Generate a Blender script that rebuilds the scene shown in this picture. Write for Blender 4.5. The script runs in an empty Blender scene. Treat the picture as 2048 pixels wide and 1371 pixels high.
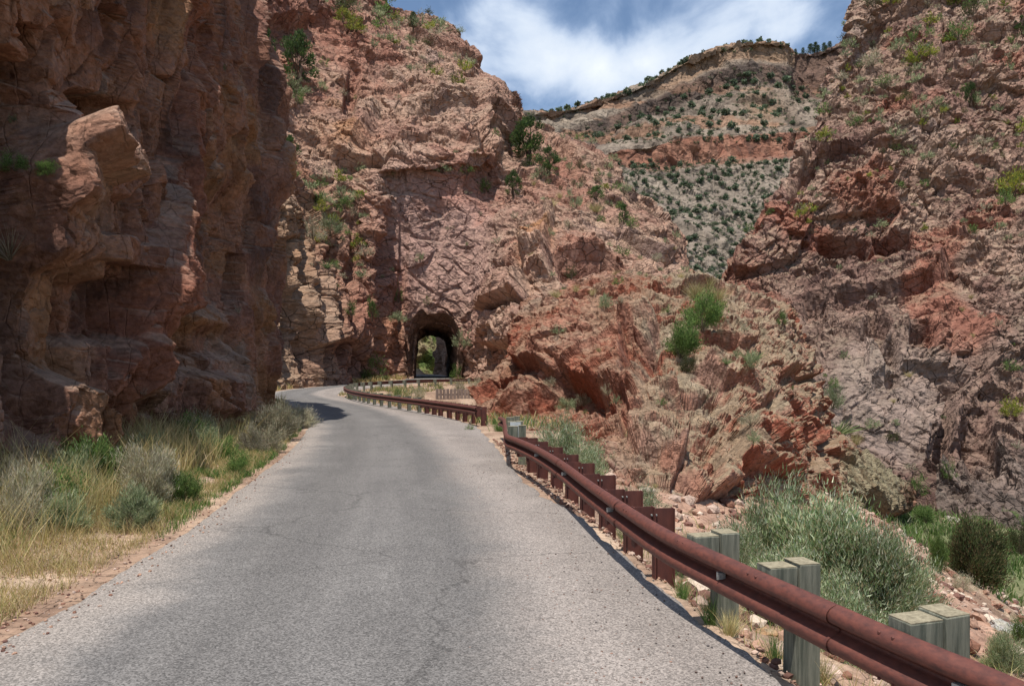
import bpy, math, random
import numpy as np
from mathutils import Vector

# ------------------------------------------------------------------ camera, world, sun, exposure
SC = bpy.context.scene
F = 1550.0; CU = 1024.0; HV = 740.0; EYE = 2.15      # focal length (px of a 2048 px wide picture), principal column, horizon row, eye height
cam_d = bpy.data.cameras.new('camera'); cam = bpy.data.objects.new('camera', cam_d); SC.collection.objects.link(cam)
cam_d.sensor_width = 36.0; cam_d.lens = 36.0 * F / 2048.0; cam_d.shift_y = (HV - 685.5) / 2048.0
cam_d.clip_start = 0.1; cam_d.clip_end = 6000
cam.location = (0, 0, EYE); cam.rotation_euler = (math.radians(90), 0, 0)
SC.camera = cam
SUN = Vector((-0.12, -0.24, 0.95)).normalized()     # direction towards the sun
elev = math.asin(SUN.z); azim = math.atan2(SUN.x, SUN.y)
sd = bpy.data.lights.new('sun', 'SUN'); so = bpy.data.objects.new('sun', sd); SC.collection.objects.link(so)
sd.energy = 4.5; sd.angle = math.radians(0.5); sd.color = (1.0, 0.95, 0.88)
so.rotation_euler = (-SUN).to_track_quat('-Z', 'Y').to_euler(); so.location = (0, 0, 60)
SC.view_settings.view_transform = 'Standard'; SC.view_settings.look = 'None'
SC.view_settings.exposure = 0.33; SC.view_settings.gamma = 1.0; SC.view_settings.use_curve_mapping = False
SC.render.engine = 'CYCLES'

wd = bpy.data.worlds.new("World"); SC.world = wd; wd.use_nodes = True
nt = wd.node_tree; N = nt.nodes; L = nt.links; N.clear()
def nd(t, **k):
    n = N.new(t)
    for a, b in k.items(): setattr(n, a, b)
    return n
out = nd('ShaderNodeOutputWorld'); bg = nd('ShaderNodeBackground'); L.new(bg.outputs[0], out.inputs[0])
sky = nd('ShaderNodeTexSky', sky_type='NISHITA', sun_disc=False, sun_elevation=elev, sun_rotation=azim % (2 * math.pi), altitude=1800, air_density=1.3, dust_density=0.6, ozone_density=2.0)
tc = nd('ShaderNodeTexCoord'); sep = nd('ShaderNodeSeparateXYZ'); L.new(tc.outputs['Generated'], sep.inputs[0])
def wm(op, a, b=None, c=None, clamp=False):
    n = nd('ShaderNodeMath', operation=op, use_clamp=clamp)
    for i, s in enumerate((a, b, c)):
        if s is None: continue
        if isinstance(s, (int, float)): n.inputs[i].default_value = s
        else: L.new(s, n.inputs[i])
    return n.outputs[0]
zz = wm('ADD', wm('MAXIMUM', sep.outputs[2], 0.0), 0.28)
cx = wm('DIVIDE', sep.outputs[0], zz); cy = wm('DIVIDE', sep.outputs[1], zz)
cmb = nd('ShaderNodeCombineXYZ'); L.new(cx, cmb.inputs[0]); L.new(cy, cmb.inputs[1])
def cloudnoise(scale, loc, det, rough, dist, stretch=(1, 1, 1), rot=0.0):
    mp = nd('ShaderNodeMapping'); mp.inputs['Location'].default_value = loc; mp.inputs['Scale'].default_value = stretch
    mp.inputs['Rotation'].default_value = (0, 0, rot)
    L.new(cmb.outputs[0], mp.inputs[0])
    n = nd('ShaderNodeTexNoise', noise_dimensions='3D'); n.inputs['Scale'].default_value = scale
    n.inputs['Detail'].default_value = det; n.inputs['Roughness'].default_value = rough; n.inputs['Distortion'].default_value = dist
    L.new(mp.outputs[0], n.inputs['Vector']); return n.outputs[0]
c1 = cloudnoise(2.1, (1.37, 0.3, 0.2), 8, 0.52, 0.35, (1.0, 0.75, 1), 0.5)
c2 = cloudnoise(6.5, (4.1, 2.2, 0.7), 7, 0.55, 0.3, (1.0, 0.6, 1), 0.5)
def dirblob(u, v, ru, rv):      # a soft bump around one direction of the sky
    d = Vector(((u - CU) / F, 1, -(v - HV) / F)).normalized()
    dx = wm('DIVIDE', wm('SUBTRACT', sep.outputs[0], d.x), ru); dz = wm('DIVIDE', wm('SUBTRACT', sep.outputs[2], d.z), rv)
    r = wm('ADD', wm('MULTIPLY', dx, dx), wm('MULTIPLY', dz, dz))
    return wm('DIVIDE', 1.0, wm('ADD', 1.0, wm('MULTIPLY', r, r)))
dens = wm('ADD', wm('MULTIPLY', c1, 1.0), wm('MULTIPLY', c2, 0.95)); dens = wm('SUBTRACT', dens, 0.25)
for (u, v, ru, rv, a) in [(1110, 115, .07, .035, .20), (990, 40, .06, .03, .16), (1250, 150, .06, .02, .20), (1500, 40, .08, .03, .26), (1340, 125, .05, .02, .12), (1400, 20, .03, .02, -.12), (1180, 60, .03, .018, -.10),
                          (1240, 25, .07, .035, -.20), (1130, 190, .10, .025, -.17), (1650, 70, .05, .03, -.14), (1060, 235, .06, .02, -.08), (820, 10, .05, .03, -.10), (1590, 75, .03, .02, -.05)]:
    dens = wm('ADD', dens, wm('MULTIPLY', dirblob(u, v, ru, rv), a))
mr = nd('ShaderNodeMapRange', interpolation_type='SMOOTHSTEP'); L.new(dens, mr.inputs[0])
mr.inputs[1].default_value = 0.56; mr.inputs[2].default_value = .96
cr = nd('ShaderNodeMapRange'); L.new(dens, cr.inputs[0]); cr.inputs[1].default_value = 0.70; cr.inputs[2].default_value = 1.3
cr.inputs[3].default_value = 0.0; cr.inputs[4].default_value = 1.0
cc = nd('ShaderNodeMix', data_type='RGBA'); L.new(cr.outputs[0], cc.inputs[0])
SKS = 0.098
cc.inputs[6].default_value = (0.38 / SKS, 0.49 / SKS, 0.68 / SKS, 1); cc.inputs[7].default_value = (0.80 / SKS, 0.84 / SKS, 0.87 / SKS, 1)
mx = nd('ShaderNodeMix', data_type='RGBA'); L.new(mr.outputs[0], mx.inputs[0]); L.new(sky.outputs[0], mx.inputs[6]); L.new(cc.outputs[2], mx.inputs[7])
L.new(mx.outputs[2], bg.inputs[0]); bg.inputs[1].default_value = SKS

# ------------------------------------------------------------------ helpers
rng = np.random.default_rng(7); random.seed(7)
COL = SC.collection
def lin(r, g, b):
    f = lambda c: (c / 255 / 12.92) if c / 255 <= 0.04045 else ((c / 255 + 0.055) / 1.055) ** 2.4
    return np.array([f(r), f(g), f(b)], np.float32)
def W(u, v, Y): return np.array([(u - CU) / F * Y, Y, EYE - (v - HV) / F * Y])
def mk(name, V, Fc, mat, col=None, parent=None, smooth=False, uv=None):
    V = np.asarray(V, np.float32).reshape(-1, 3); Fc = np.asarray(Fc, np.int32)
    me = bpy.data.meshes.new(name); me.vertices.add(len(V)); me.vertices.foreach_set('co', V.ravel())
    k = Fc.shape[1]; me.loops.add(Fc.size); me.loops.foreach_set('vertex_index', Fc.ravel())
    me.polygons.add(len(Fc)); me.polygons.foreach_set('loop_start', np.arange(0, Fc.size, k, dtype=np.int32))
    me.update(calc_edges=True)
    if not smooth: me.shade_flat()
    else: me.shade_smooth()
    if col is not None:
        c = np.ones((len(V), 4), np.float32); c[:, :3] = col
        me.color_attributes.new('col', 'FLOAT_COLOR', 'POINT').data.foreach_set('color', c.ravel())
    if uv is not None:
        a = me.attributes.new('rc', 'FLOAT_VECTOR', 'POINT'); a.data.foreach_set('vector', np.asarray(uv, np.float32).ravel())
    me.materials.append(mat)
    o = bpy.data.objects.new(name, me); COL.objects.link(o)
    if parent: o.parent = parent
    return o
def tag(o, label=None, cat=None, group=None, kind=None):
    if label: o['label'] = label
    if cat: o['category'] = cat
    if group: o['group'] = group
    if kind: o['kind'] = kind
    return o
def empty(name, loc, rz=0.0):
    o = bpy.data.objects.new(name, None); COL.objects.link(o); o.location = loc; o.rotation_euler = (0, 0, rz); o.empty_display_size = 0.2
    return o
class MB:       # collects polygons for one small mesh (quads kept as quads)
    def __init__(s): s.v = []; s.f = []
    def add(s, vs, fs):
        o = len(s.v); s.v += [tuple(map(float, a)) for a in vs]; s.f += [tuple(i + o for i in f) for f in fs]
    def box(s, c, sz, ax=None, jit=0):
        c = np.array(c, float); h = np.array(sz, float) / 2
        A = np.eye(3) if ax is None else np.array(ax, float)
        vs = [c + A[0] * h[0] * a + A[1] * h[1] * b + A[2] * h[2] * d + np.array([random.uniform(-jit, jit) for _ in range(3)]) for d in (-1, 1) for b in (-1, 1) for a in (-1, 1)]
        s.add(vs, [(0, 2, 3, 1), (4, 5, 7, 6), (0, 1, 5, 4), (2, 6, 7, 3), (0, 4, 6, 2), (1, 3, 7, 5)])
    def tube(s, pts, rad, n=7):
        pts = [np.array(p, float) for p in pts]; vs = []; fs = []
        for i, p in enumerate(pts):
            t = pts[min(i + 1, len(pts) - 1)] - pts[max(i - 1, 0)]; t /= np.linalg.norm(t) + 1e-9
            a = np.cross(t, [0.3, 0.5, 0.81]); a /= np.linalg.norm(a) + 1e-9; b = np.cross(t, a)
            for k in range(n):
                w = 2 * math.pi * k / n; vs.append(p + rad[i] * (a * math.cos(w) + b * math.sin(w)))
        for i in range(len(pts) - 1):
            for k in range(n): fs.append((i * n + k, i * n + (k + 1) % n, (i + 1) * n + (k + 1) % n, (i + 1) * n + k))
        fs.append(tuple(range(n))[::-1]); fs.append(tuple(range((len(pts) - 1) * n, len(pts) * n)))
        s.add(vs, fs)
    def build(s, name, mat, parent=None, bevel=0.0):
        me = bpy.data.meshes.new(name); me.from_pydata(s.v, [], s.f); me.update(); me.materials.append(mat)
        o = bpy.data.objects.new(name, me); COL.objects.link(o)
        if parent: o.parent = parent
        if bevel > 0:
            m = o.modifiers.new('bevel', 'BEVEL'); m.width = bevel; m.segments = 2; m.limit_method = 'ANGLE'
        return o

# ---- numpy noise
TN = 32
TJ = rng.random((TN ** 3, 3), dtype=np.float32)
TR = rng.random((TN ** 3, 5), dtype=np.float32)
TV = rng.random(TN ** 3, dtype=np.float32)
def hidx(i, j, k): return ((i & 31) * TN + (j & 31)) * TN + (k & 31)
def vnoise(P, seed=0):
    Q = P + seed * 7.31; b = np.floor(Q).astype(np.int32); f = (Q - b).astype(np.float32); f = f * f * (3 - 2 * f)
    r = 0
    for a in (0, 1):
        for c in (0, 1):
            for d in (0, 1):
                w = (f[:, 0] if a else 1 - f[:, 0]) * (f[:, 1] if c else 1 - f[:, 1]) * (f[:, 2] if d else 1 - f[:, 2])
                r = r + w * TV[hidx(b[:, 0] + a, b[:, 1] + c, b[:, 2] + d)]
    return r
def fbm(P, size, oct=4, seed=0, rough=0.5):
    P = np.asarray(P, np.float32) / size; r = 0; a = 1.0; t = 0
    for o in range(oct):
        r = r + a * vnoise(P, seed + o * 3.7); t += a; a *= rough; P = P * 2.03
    return r / t
def vor(P, size, seed=0, stretch=(1, 1, 1), R=None):
    Q = np.asarray(P, np.float32)
    if R is not None: Q = Q @ np.asarray(R, np.float32).T
    Q = Q / (size * np.asarray(stretch, np.float32)) + np.float32(seed * 5.17)
    b = np.floor(Q).astype(np.int32); f = Q - b; n = len(Q)
    d1 = np.full(n, 9, np.float32); d2 = np.full(n, 9, np.float32); bi = np.zeros(n, np.int32); br = np.zeros((n, 3), np.float32)
    bj = np.zeros(n, np.int32); bs = np.zeros((n, 3), np.float32)
    for i in (-1, 0, 1):
        for j in (-1, 0, 1):
            for k in (-1, 0, 1):
                h = hidx(b[:, 0] + i, b[:, 1] + j, b[:, 2] + k)
                r = TJ[h] + np.array([i, j, k], np.float32) - f
                d = np.einsum('ij,ij->i', r, r)
                m2 = d < d2; m = d < d1; o2 = m2 & ~m
                bj[m] = bi[m]; bs[m] = br[m]; d2[m] = d1[m]
                bj[o2] = h[o2]; bs[o2] = r[o2]; d2[o2] = d[o2]
                bi[m] = h[m]; br[m] = r[m]; d1[m] = d[m]
    return np.sqrt(d1), np.sqrt(d2), bi, br, bj, bs
def rotm(ax, ay, az):
    from mathutils import Euler
    return np.array(Euler((math.radians(ax), math.radians(ay), math.radians(az))).to_matrix(), np.float32)
def ss(x, a, b):
    t = np.clip((x - a) / (b - a), 0, 1); return t * t * (3 - 2 * t)
def rockdisp(P, specs, seed=0, warp=0.22, nrm=None):
    D = np.zeros(len(P), np.float32); ids = []; att = np.ones(len(P), np.float32)
    for q, (size, amp, crack, st, R) in enumerate(specs):
        s = seed + q * 11
        Pq = P if nrm is None else P + nrm * D[:, None]
        Wp = np.stack([vnoise(Pq / (size * 0.9), s + 1), vnoise(Pq / (size * 0.9), s + 2), vnoise(Pq / (size * 0.9), s + 3)], 1) - 0.5
        d1, d2, bi, br, bj, bs = vor(Pq + Wp * size * warp * 2, size, s, st, R)
        def hh(i, r): return (TR[i][:, 3] - 0.5) * 1.1 + np.einsum('ij,ij->i', r, (TR[i][:, :3] - 0.5) * 2.3)
        g = d2 - d1; bw = (0.06, 0.10, 0.18, 0.30)[min(q, 3)]
        w = 0.5 + 0.5 * np.clip(g / bw, 0, 1)
        D += att * amp * (w * hh(bi, br) + (1 - w) * hh(bj, bs))
        D -= att * crack * (1 - np.clip(g / (bw * .7), 0, 1)) ** 1.3 * (0.2 + TR[bi][:, 4] * TR[bj][:, 4] * 2)
        ids.append(TR[bi][:, 4]); att = att * (0.38 + 0.62 * np.clip(g / (bw * 1.6), 0, 1))
    return D, ids
def cr1(x, k, n):   # Catmull-Rom along axis 0 of array x, at params k
    i = np.clip(np.floor(k).astype(int), 0, n - 2); t = (k - i)
    g = lambda a: x[np.clip(a, 0, n - 1)]
    p0, p1, p2, p3 = g(i - 1), g(i), g(i + 1), g(i + 2); t = t.reshape((-1,) + (1,) * (x.ndim - 1))
    return 0.5 * ((2 * p1) + (-p0 + p2) * t + (2 * p0 - 5 * p1 + 4 * p2 - p3) * t * t + (-p0 + 3 * p1 - 3 * p2 + p3) * t ** 3)
def proj(P): return CU + F * P[:, 0] / P[:, 1], HV - F * (P[:, 2] - EYE) / P[:, 1]
SURF = {}
def net(name, G, px, specs, seed, colf, mat, feat=None, hole=None, flip=False, sat=0.80, val=.68, rpx=1.0, warp=0.22, envf=None):
    """G[row][col] = (u, v, Y): rows from the top down. Surfaces are sampled about every px pixels, then displaced along their normals."""
    G = np.array(G, float); nr, nc = G.shape[:2]
    Wd = np.stack([(G[..., 0] - CU) / F * G[..., 2], G[..., 2], EYE - (G[..., 1] - HV) / F * G[..., 2]], -1)
    pj = G[..., :2]
    def par(A, axis, lim, px):
        d = np.linalg.norm(np.diff(A, axis=axis), axis=-1).mean(axis=1 - axis)
        w3 = np.linalg.norm(np.diff(Wd, axis=axis), axis=-1) * F / np.minimum(Wd[..., 1].take(range(1, Wd.shape[axis]), axis=axis), 1e9)
        d = np.maximum(d, w3.mean(axis=1 - axis) * .32)
        ks = []
        for i, x in enumerate(d):
            m = int(np.clip(x / px, 4, lim)); ks.append(i + np.arange(m) / m)
        ks.append([len(d)]); return np.concatenate(ks)
    kr = par(pj, 0, 200, px * rpx); kc = par(pj, 1, 200, px)
    A = cr1(Wd, kr, nr); A = np.swapaxes(cr1(np.swapaxes(A, 0, 1), kc, nc), 0, 1)
    B = cr1(G, kr, nr); B = np.swapaxes(cr1(np.swapaxes(B, 0, 1), kc, nc), 0, 1)
    a, b = A.shape[:2]
    du = np.gradient(A, axis=1); dv = np.gradient(A, axis=0)
    nn = np.cross(dv, du); nn /= np.linalg.norm(nn, axis=-1, keepdims=True) + 1e-9
    if flip: nn = -nn
    P = A.reshape(-1, 3).astype(np.float32); nn = nn.reshape(-1, 3).astype(np.float32); UV = B.reshape(-1, 3)
    D, ids = rockdisp(P, specs, seed, warp, nn)
    if feat is not None: D = D + feat(UV[:, 0], UV[:, 1], P)
    if envf is not None: D = D * envf(UV[:, 0], UV[:, 1])
    Q = P + nn * D[:, None]
    idx = np.arange(a * b).reshape(a, b)
    Fc = np.stack([idx[:-1, :-1], idx[1:, :-1], idx[1:, 1:], idx[:-1, 1:]], -1).reshape(-1, 4)
    if flip: Fc = Fc[:, ::-1]
    QQ = Q.reshape(a, b, 3); n2 = np.cross(np.gradient(QQ, axis=0), np.gradient(QQ, axis=1)); n2 /= np.linalg.norm(n2, axis=-1, keepdims=True) + 1e-9
    n2 = n2.reshape(-1, 3)
    if flip: n2 = -n2
    c = colf(UV[:, 0], UV[:, 1], P, n2, ids, D)
    if hole is not None:
        h = hole(Q); bad = h[Fc].any(axis=1); Fc = Fc[~bad]
    g_ = (c @ np.array([.3, .55, .15], np.float32))[:, None]
    o = mk(name, Q, Fc, mat, np.clip((g_ + (c - g_) * sat) * val * np.array([1.03, 1.0, .94]), 0.005, 0.95))
    pu, pv = proj(Q); ok = (pu > -60) & (pu < 2110) & (pv > -60) & (pv < 1430)
    SURF[name] = (pu[ok], pv[ok], Q[ok], n2[ok])
    return o
def on(name, u, v, rad=9.0):   # nearest point of that surface to the camera seen at (u, v)
    pu, pv, Q, n = SURF[name]; d = (pu - u) ** 2 + (pv - v) ** 2
    m = np.where(d < rad * rad)[0]
    if len(m) == 0: i = int(np.argmin(d))
    else: i = m[np.argmin(Q[m, 1] + np.sqrt(d[m]) * 0.05)]
    return Q[i]

# ------------------------------------------------------------------ materials
def newmat(name):
    m = bpy.data.materials.new(name); m.use_nodes = True; t = m.node_tree; t.nodes.clear()
    o = t.nodes.new('ShaderNodeOutputMaterial'); p = t.nodes.new('ShaderNodeBsdfPrincipled'); t.links.new(p.outputs[0], o.inputs[0])
    return m, t, p
def mn(t, ty, ins=None, **k):
    n = t.nodes.new(ty)
    for a, b in k.items(): setattr(n, a, b)
    for a, b in (ins or {}).items():
        if hasattr(b, 'is_linked') or isinstance(b, bpy.types.NodeSocket): t.links.new(b, n.inputs[a])
        else: n.inputs[a].default_value = b
    return n
def rockmat(name, sc, bump=0.5, rough=0.92, ck=(.75, 1.0, 1.25), cs=.55, cd=.38):
    """sc = size in metres of the smallest blocks that the mesh itself carries"""
    m, t, p = newmat(name)
    a = mn(t, 'ShaderNodeAttribute', attribute_name='col'); tcn = mn(t, 'ShaderNodeTexCoord')
    vec = tcn.outputs['Object']
    n1 = mn(t, 'ShaderNodeTexNoise', {'Vector': vec, 'Scale': 1.2 / sc, 'Detail': 8.0, 'Roughness': 0.68})
    n2 = mn(t, 'ShaderNodeTexNoise', {'Vector': vec, 'Scale': 0.25 / sc, 'Detail': 5.0, 'Roughness': 0.6})
    mr1 = mn(t, 'ShaderNodeMapRange', {0: n1.outputs[0], 1: 0.3, 2: 0.7, 3: 0.7, 4: 1.3})
    mr2 = mn(t, 'ShaderNodeMapRange', {0: n2.outputs[0], 1: 0.3, 2: 0.7, 3: 0.8, 4: 1.2})
    mu = mn(t, 'ShaderNodeMath', {0: mr1.outputs[0], 1: mr2.outputs[0]}, operation='MULTIPLY')
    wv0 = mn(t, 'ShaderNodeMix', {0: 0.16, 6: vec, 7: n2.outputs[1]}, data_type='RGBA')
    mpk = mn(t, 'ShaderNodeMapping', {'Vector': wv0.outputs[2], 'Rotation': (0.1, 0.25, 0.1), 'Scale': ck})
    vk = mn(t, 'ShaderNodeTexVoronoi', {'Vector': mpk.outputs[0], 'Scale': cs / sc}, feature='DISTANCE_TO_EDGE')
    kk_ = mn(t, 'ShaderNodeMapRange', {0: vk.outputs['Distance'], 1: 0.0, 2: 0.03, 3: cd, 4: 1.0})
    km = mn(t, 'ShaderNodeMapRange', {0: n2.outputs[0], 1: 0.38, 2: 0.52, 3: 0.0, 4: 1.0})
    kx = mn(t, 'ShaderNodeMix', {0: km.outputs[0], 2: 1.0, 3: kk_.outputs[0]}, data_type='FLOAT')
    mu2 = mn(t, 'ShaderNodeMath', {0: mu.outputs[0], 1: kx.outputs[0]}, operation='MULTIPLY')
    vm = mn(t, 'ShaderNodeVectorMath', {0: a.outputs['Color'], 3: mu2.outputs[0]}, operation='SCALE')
    wv = mn(t, 'ShaderNodeMix', {0: 0.12, 6: vec, 7: n1.outputs[1]}, data_type='RGBA')
    def facet(scale, amt):
        mpf = mn(t, 'ShaderNodeMapping', {'Vector': wv0.outputs[2], 'Rotation': (0.1, 0.6, 0.2), 'Scale': (0.7, 1.0, 1.3)})
        vo = mn(t, 'ShaderNodeTexVoronoi', {'Vector': mpf.outputs[0], 'Scale': scale}, feature='F1')
        dd = mn(t, 'ShaderNodeVectorMath', {0: mpf.outputs[0], 1: vo.outputs['Position']}, operation='SUBTRACT')
        c5 = mn(t, 'ShaderNodeVectorMath', {0: vo.outputs['Color'], 1: (0.5, 0.5, 0.5)}, operation='SUBTRACT')
        dt = mn(t, 'ShaderNodeVectorMath', {0: dd.outputs[0], 1: c5.outputs[0]}, operation='DOT_PRODUCT')
        return mn(t, 'ShaderNodeMath', {0: dt.outputs['Value'], 1: amt * scale}, operation='MULTIPLY')
    fa = facet(0.8 / sc, 2.6); fb = facet(2.1 / sc, 1.0)
    vh = mn(t, 'ShaderNodeMath', {0: fa.outputs[0], 1: fb.outputs[0]}, operation='ADD')
    hs0 = mn(t, 'ShaderNodeMath', {0: n1.outputs[0], 1: 0.6, 2: vh.outputs[0]}, operation='MULTIPLY_ADD'); hsum = mn(t, 'ShaderNodeMath', {0: kx.outputs[0], 1: 1.1, 2: hs0.outputs[0]}, operation='MULTIPLY_ADD')
    b = mn(t, 'ShaderNodeBump', {'Height': hsum.outputs[0], 'Strength': bump, 'Distance': sc * 0.55})
    t.links.new(vm.outputs[0], p.inputs['Base Color']); t.links.new(b.outputs[0], p.inputs['Normal'])
    p.inputs['Roughness'].default_value = rough; p.inputs['Specular IOR Level'].default_value = 0.2
    return m
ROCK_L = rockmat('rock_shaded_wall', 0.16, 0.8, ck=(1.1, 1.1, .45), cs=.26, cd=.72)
ROCK_O = rockmat('rock_outcrop', 0.16, 0.75)
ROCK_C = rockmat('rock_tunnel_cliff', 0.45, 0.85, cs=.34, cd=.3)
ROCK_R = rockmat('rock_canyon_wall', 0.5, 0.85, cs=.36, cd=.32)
ROCK_M = rockmat('rock_mountain', 4.0, 0.6)
def leafmat(name, tr=0.35, rough=0.7):
    m, t, p = newmat(name)
    a = mn(t, 'ShaderNodeAttribute', attribute_name='col'); oi = mn(t, 'ShaderNodeObjectInfo')
    mr_ = mn(t, 'ShaderNodeMapRange', {0: oi.outputs['Random'], 1: 0.0, 2: 1.0, 3: 0.78, 4: 1.22})
    vm = mn(t, 'ShaderNodeVectorMath', {0: a.outputs['Color'], 3: mr_.outputs[0]}, operation='SCALE')
    t.links.new(vm.outputs[0], p.inputs['Base Color']); p.inputs['Roughness'].default_value = rough; p.inputs['Specular IOR Level'].default_value = 0.25
    tl = mn(t, 'ShaderNodeBsdfTranslucent', {0: vm.outputs[0]}); mxs = mn(t, 'ShaderNodeMixShader', {0: tr})
    t.links.new(p.outputs[0], mxs.inputs[1]); t.links.new(tl.outputs[0], mxs.inputs[2])
    t.links.new(mxs.outputs[0], [n for n in t.nodes if n.type == 'OUTPUT_MATERIAL'][0].inputs[0])
    return m
LEAF = leafmat('foliage', .45); DRY = leafmat('dry_stems', 0.3, 0.8)
def simplemat(name, c1, c2, scale, rough=0.8, bump=0.2, bd=0.01, metallic=0.0, stretch=(1, 1, 1), spec=0.3, det=6.0):
    m, t, p = newmat(name); tcn = mn(t, 'ShaderNodeTexCoord')
    mp = mn(t, 'ShaderNodeMapping', {'Vector': tcn.outputs['Object'], 'Scale': stretch})
    n1 = mn(t, 'ShaderNodeTexNoise', {'Vector': mp.outputs[0], 'Scale': scale, 'Detail': det, 'Roughness': 0.65})
    r = mn(t, 'ShaderNodeMapRange', {0: n1.outputs[0], 1: 0.32, 2: 0.68})
    mxx = mn(t, 'ShaderNodeMix', {0: r.outputs[0], 6: (*c1, 1), 7: (*c2, 1)}, data_type='RGBA')
    b = mn(t, 'ShaderNodeBump', {'Height': n1.outputs[0], 'Strength': bump, 'Distance': bd})
    t.links.new(mxx.outputs[2], p.inputs['Base Color']); t.links.new(b.outputs[0], p.inputs['Normal'])
    p.inputs['Roughness'].default_value = rough; p.inputs['Metallic'].default_value = metallic; p.inputs['Specular IOR Level'].default_value = spec
    return m
RUST = simplemat('weathering_steel_rail', lin(74, 42, 36), lin(108, 60, 48), 14.0, 0.62, 0.16, 0.003, 0.0, (1, 1, 2.5), 0.45)
RUSTD = simplemat('weathering_steel_post', lin(74, 42, 38), lin(104, 60, 50), 9.0, 0.7, 0.2, 0.004, 0.0, (1, 1, 0.35), 0.35)
GALV = simplemat('galvanised_steel', lin(140, 140, 138), lin(185, 185, 180), 60.0, 0.5, 0.1, 0.002, 0.4)
WOOD = simplemat('weathered_treated_wood', lin(80, 84, 74), lin(138, 136, 120), 22.0, 0.9, 0.9, 0.012, 0.0, (1, 1, 0.09), 0.15)
WOODT = simplemat('sawn_wood_top', lin(112, 104, 86), lin(160, 150, 126), 30.0, 0.9, 0.6, 0.006, 0.0, (1, 1, 1), 0.15)
CONC = simplemat('concrete', lin(150, 148, 142), lin(190, 188, 180), 5.0, 0.9, 0.2, 0.01)
BARK = simplemat('bark', lin(70, 56, 46), lin(120, 102, 88), 18.0, 0.95, 0.8, 0.02, 0.0, (1, 1, 0.3), 0.1)

# ------------------------------------------------------------------ road line
ED = np.array([ # left x, left y, right x, right y, z
 (-4.0, -14, 3.4, -14, 0), (-4.0, -6, 3.0, -6, 0), (-4.0, 0, 2.5, 0, 0), (-4.08, 5, 1.98, 5, 0), (-4.25, 8, 1.53, 8, 0), (-4.5, 10.8, 1.14, 10.8, 0), (-5.0, 14, .5, 14, 0),
 (-5.6, 18, -.05, 18, 0), (-6.35, 22.5, -.4, 22.2, 0), (-8.0, 30, -1.45, 30.3, 0), (-10.4, 38, -4.4, 39.6, 0), (-13.3, 46.5, -8.2, 49.2, 0), (-17.3, 56, -12.4, 59.6, 0),
 (-21.2, 66, -15.0, 66.8, .06), (-22.0, 76, -15.4, 73.2, .25), (-19.0, 86.5, -13.6, 79, .55), (-14.8, 93, -10.0, 87, .85), (-12.75, 100, -7.0, 99, 1.08), (-13.4, 107, -7.9, 107, 1.12),
 (-15.6, 124, -10.2, 124, 1.2), (-20, 150, -14, 152, 1.3)], float)
kk = np.linspace(0, len(ED) - 1, 1300); RE = cr1(ED, kk, len(ED))
RLc = RE[:, :2]; RRc = RE[:, 2:4]; RZ = RE[:, 4]; RC = (RLc + RRc) / 2
RT = np.gradient(RC, axis=0); RT /= np.linalg.norm(RT, axis=1, keepdims=True)
RS = np.concatenate([[0], np.cumsum(np.linalg.norm(np.diff(RC, axis=0), axis=1))])
def roadinfo(x, y):
    """signed distance outside the road edges (right positive, left negative, 0 on the road) and the road height there"""
    x = np.asarray(x, np.float32).ravel(); y = np.asarray(y, np.float32).ravel(); e = np.zeros(len(x), np.float32); h = np.zeros(len(x), np.float32)
    C = RC[::3].astype(np.float32); T = RT[::3].astype(np.float32); HWd = (np.linalg.norm(RRc - RLc, axis=1) / 2)[::3].astype(np.float32); Zr = RZ[::3].astype(np.float32)
    for i in range(0, len(x), 20000):
        X = x[i:i + 20000, None] - C[None, :, 0]; Yd = y[i:i + 20000, None] - C[None, :, 1]
        j = np.argmin(X * X + Yd * Yd, axis=1); r = np.arange(len(j))
        side = X[r, j] * T[j, 1] - Yd[r, j] * T[j, 0]; dd = np.sqrt(X[r, j] ** 2 + Yd[r, j] ** 2)
        o = np.maximum(dd - HWd[j], 0); e[i:i + 20000] = np.where(side > 0, o, -o); h[i:i + 20000] = Zr[j]
    return e, h
XE_Y = [-20, 0, 3.6, 5, 7, 10, 14, 17, 24, 32, 45, 75, 110, 200]
XE_X = [4.6, 2.9, 2.45, 2.05, 1.75, 1.35, .9, .6, 1.2, 3.5, 6.0, 9.0, 14, 20]
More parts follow.
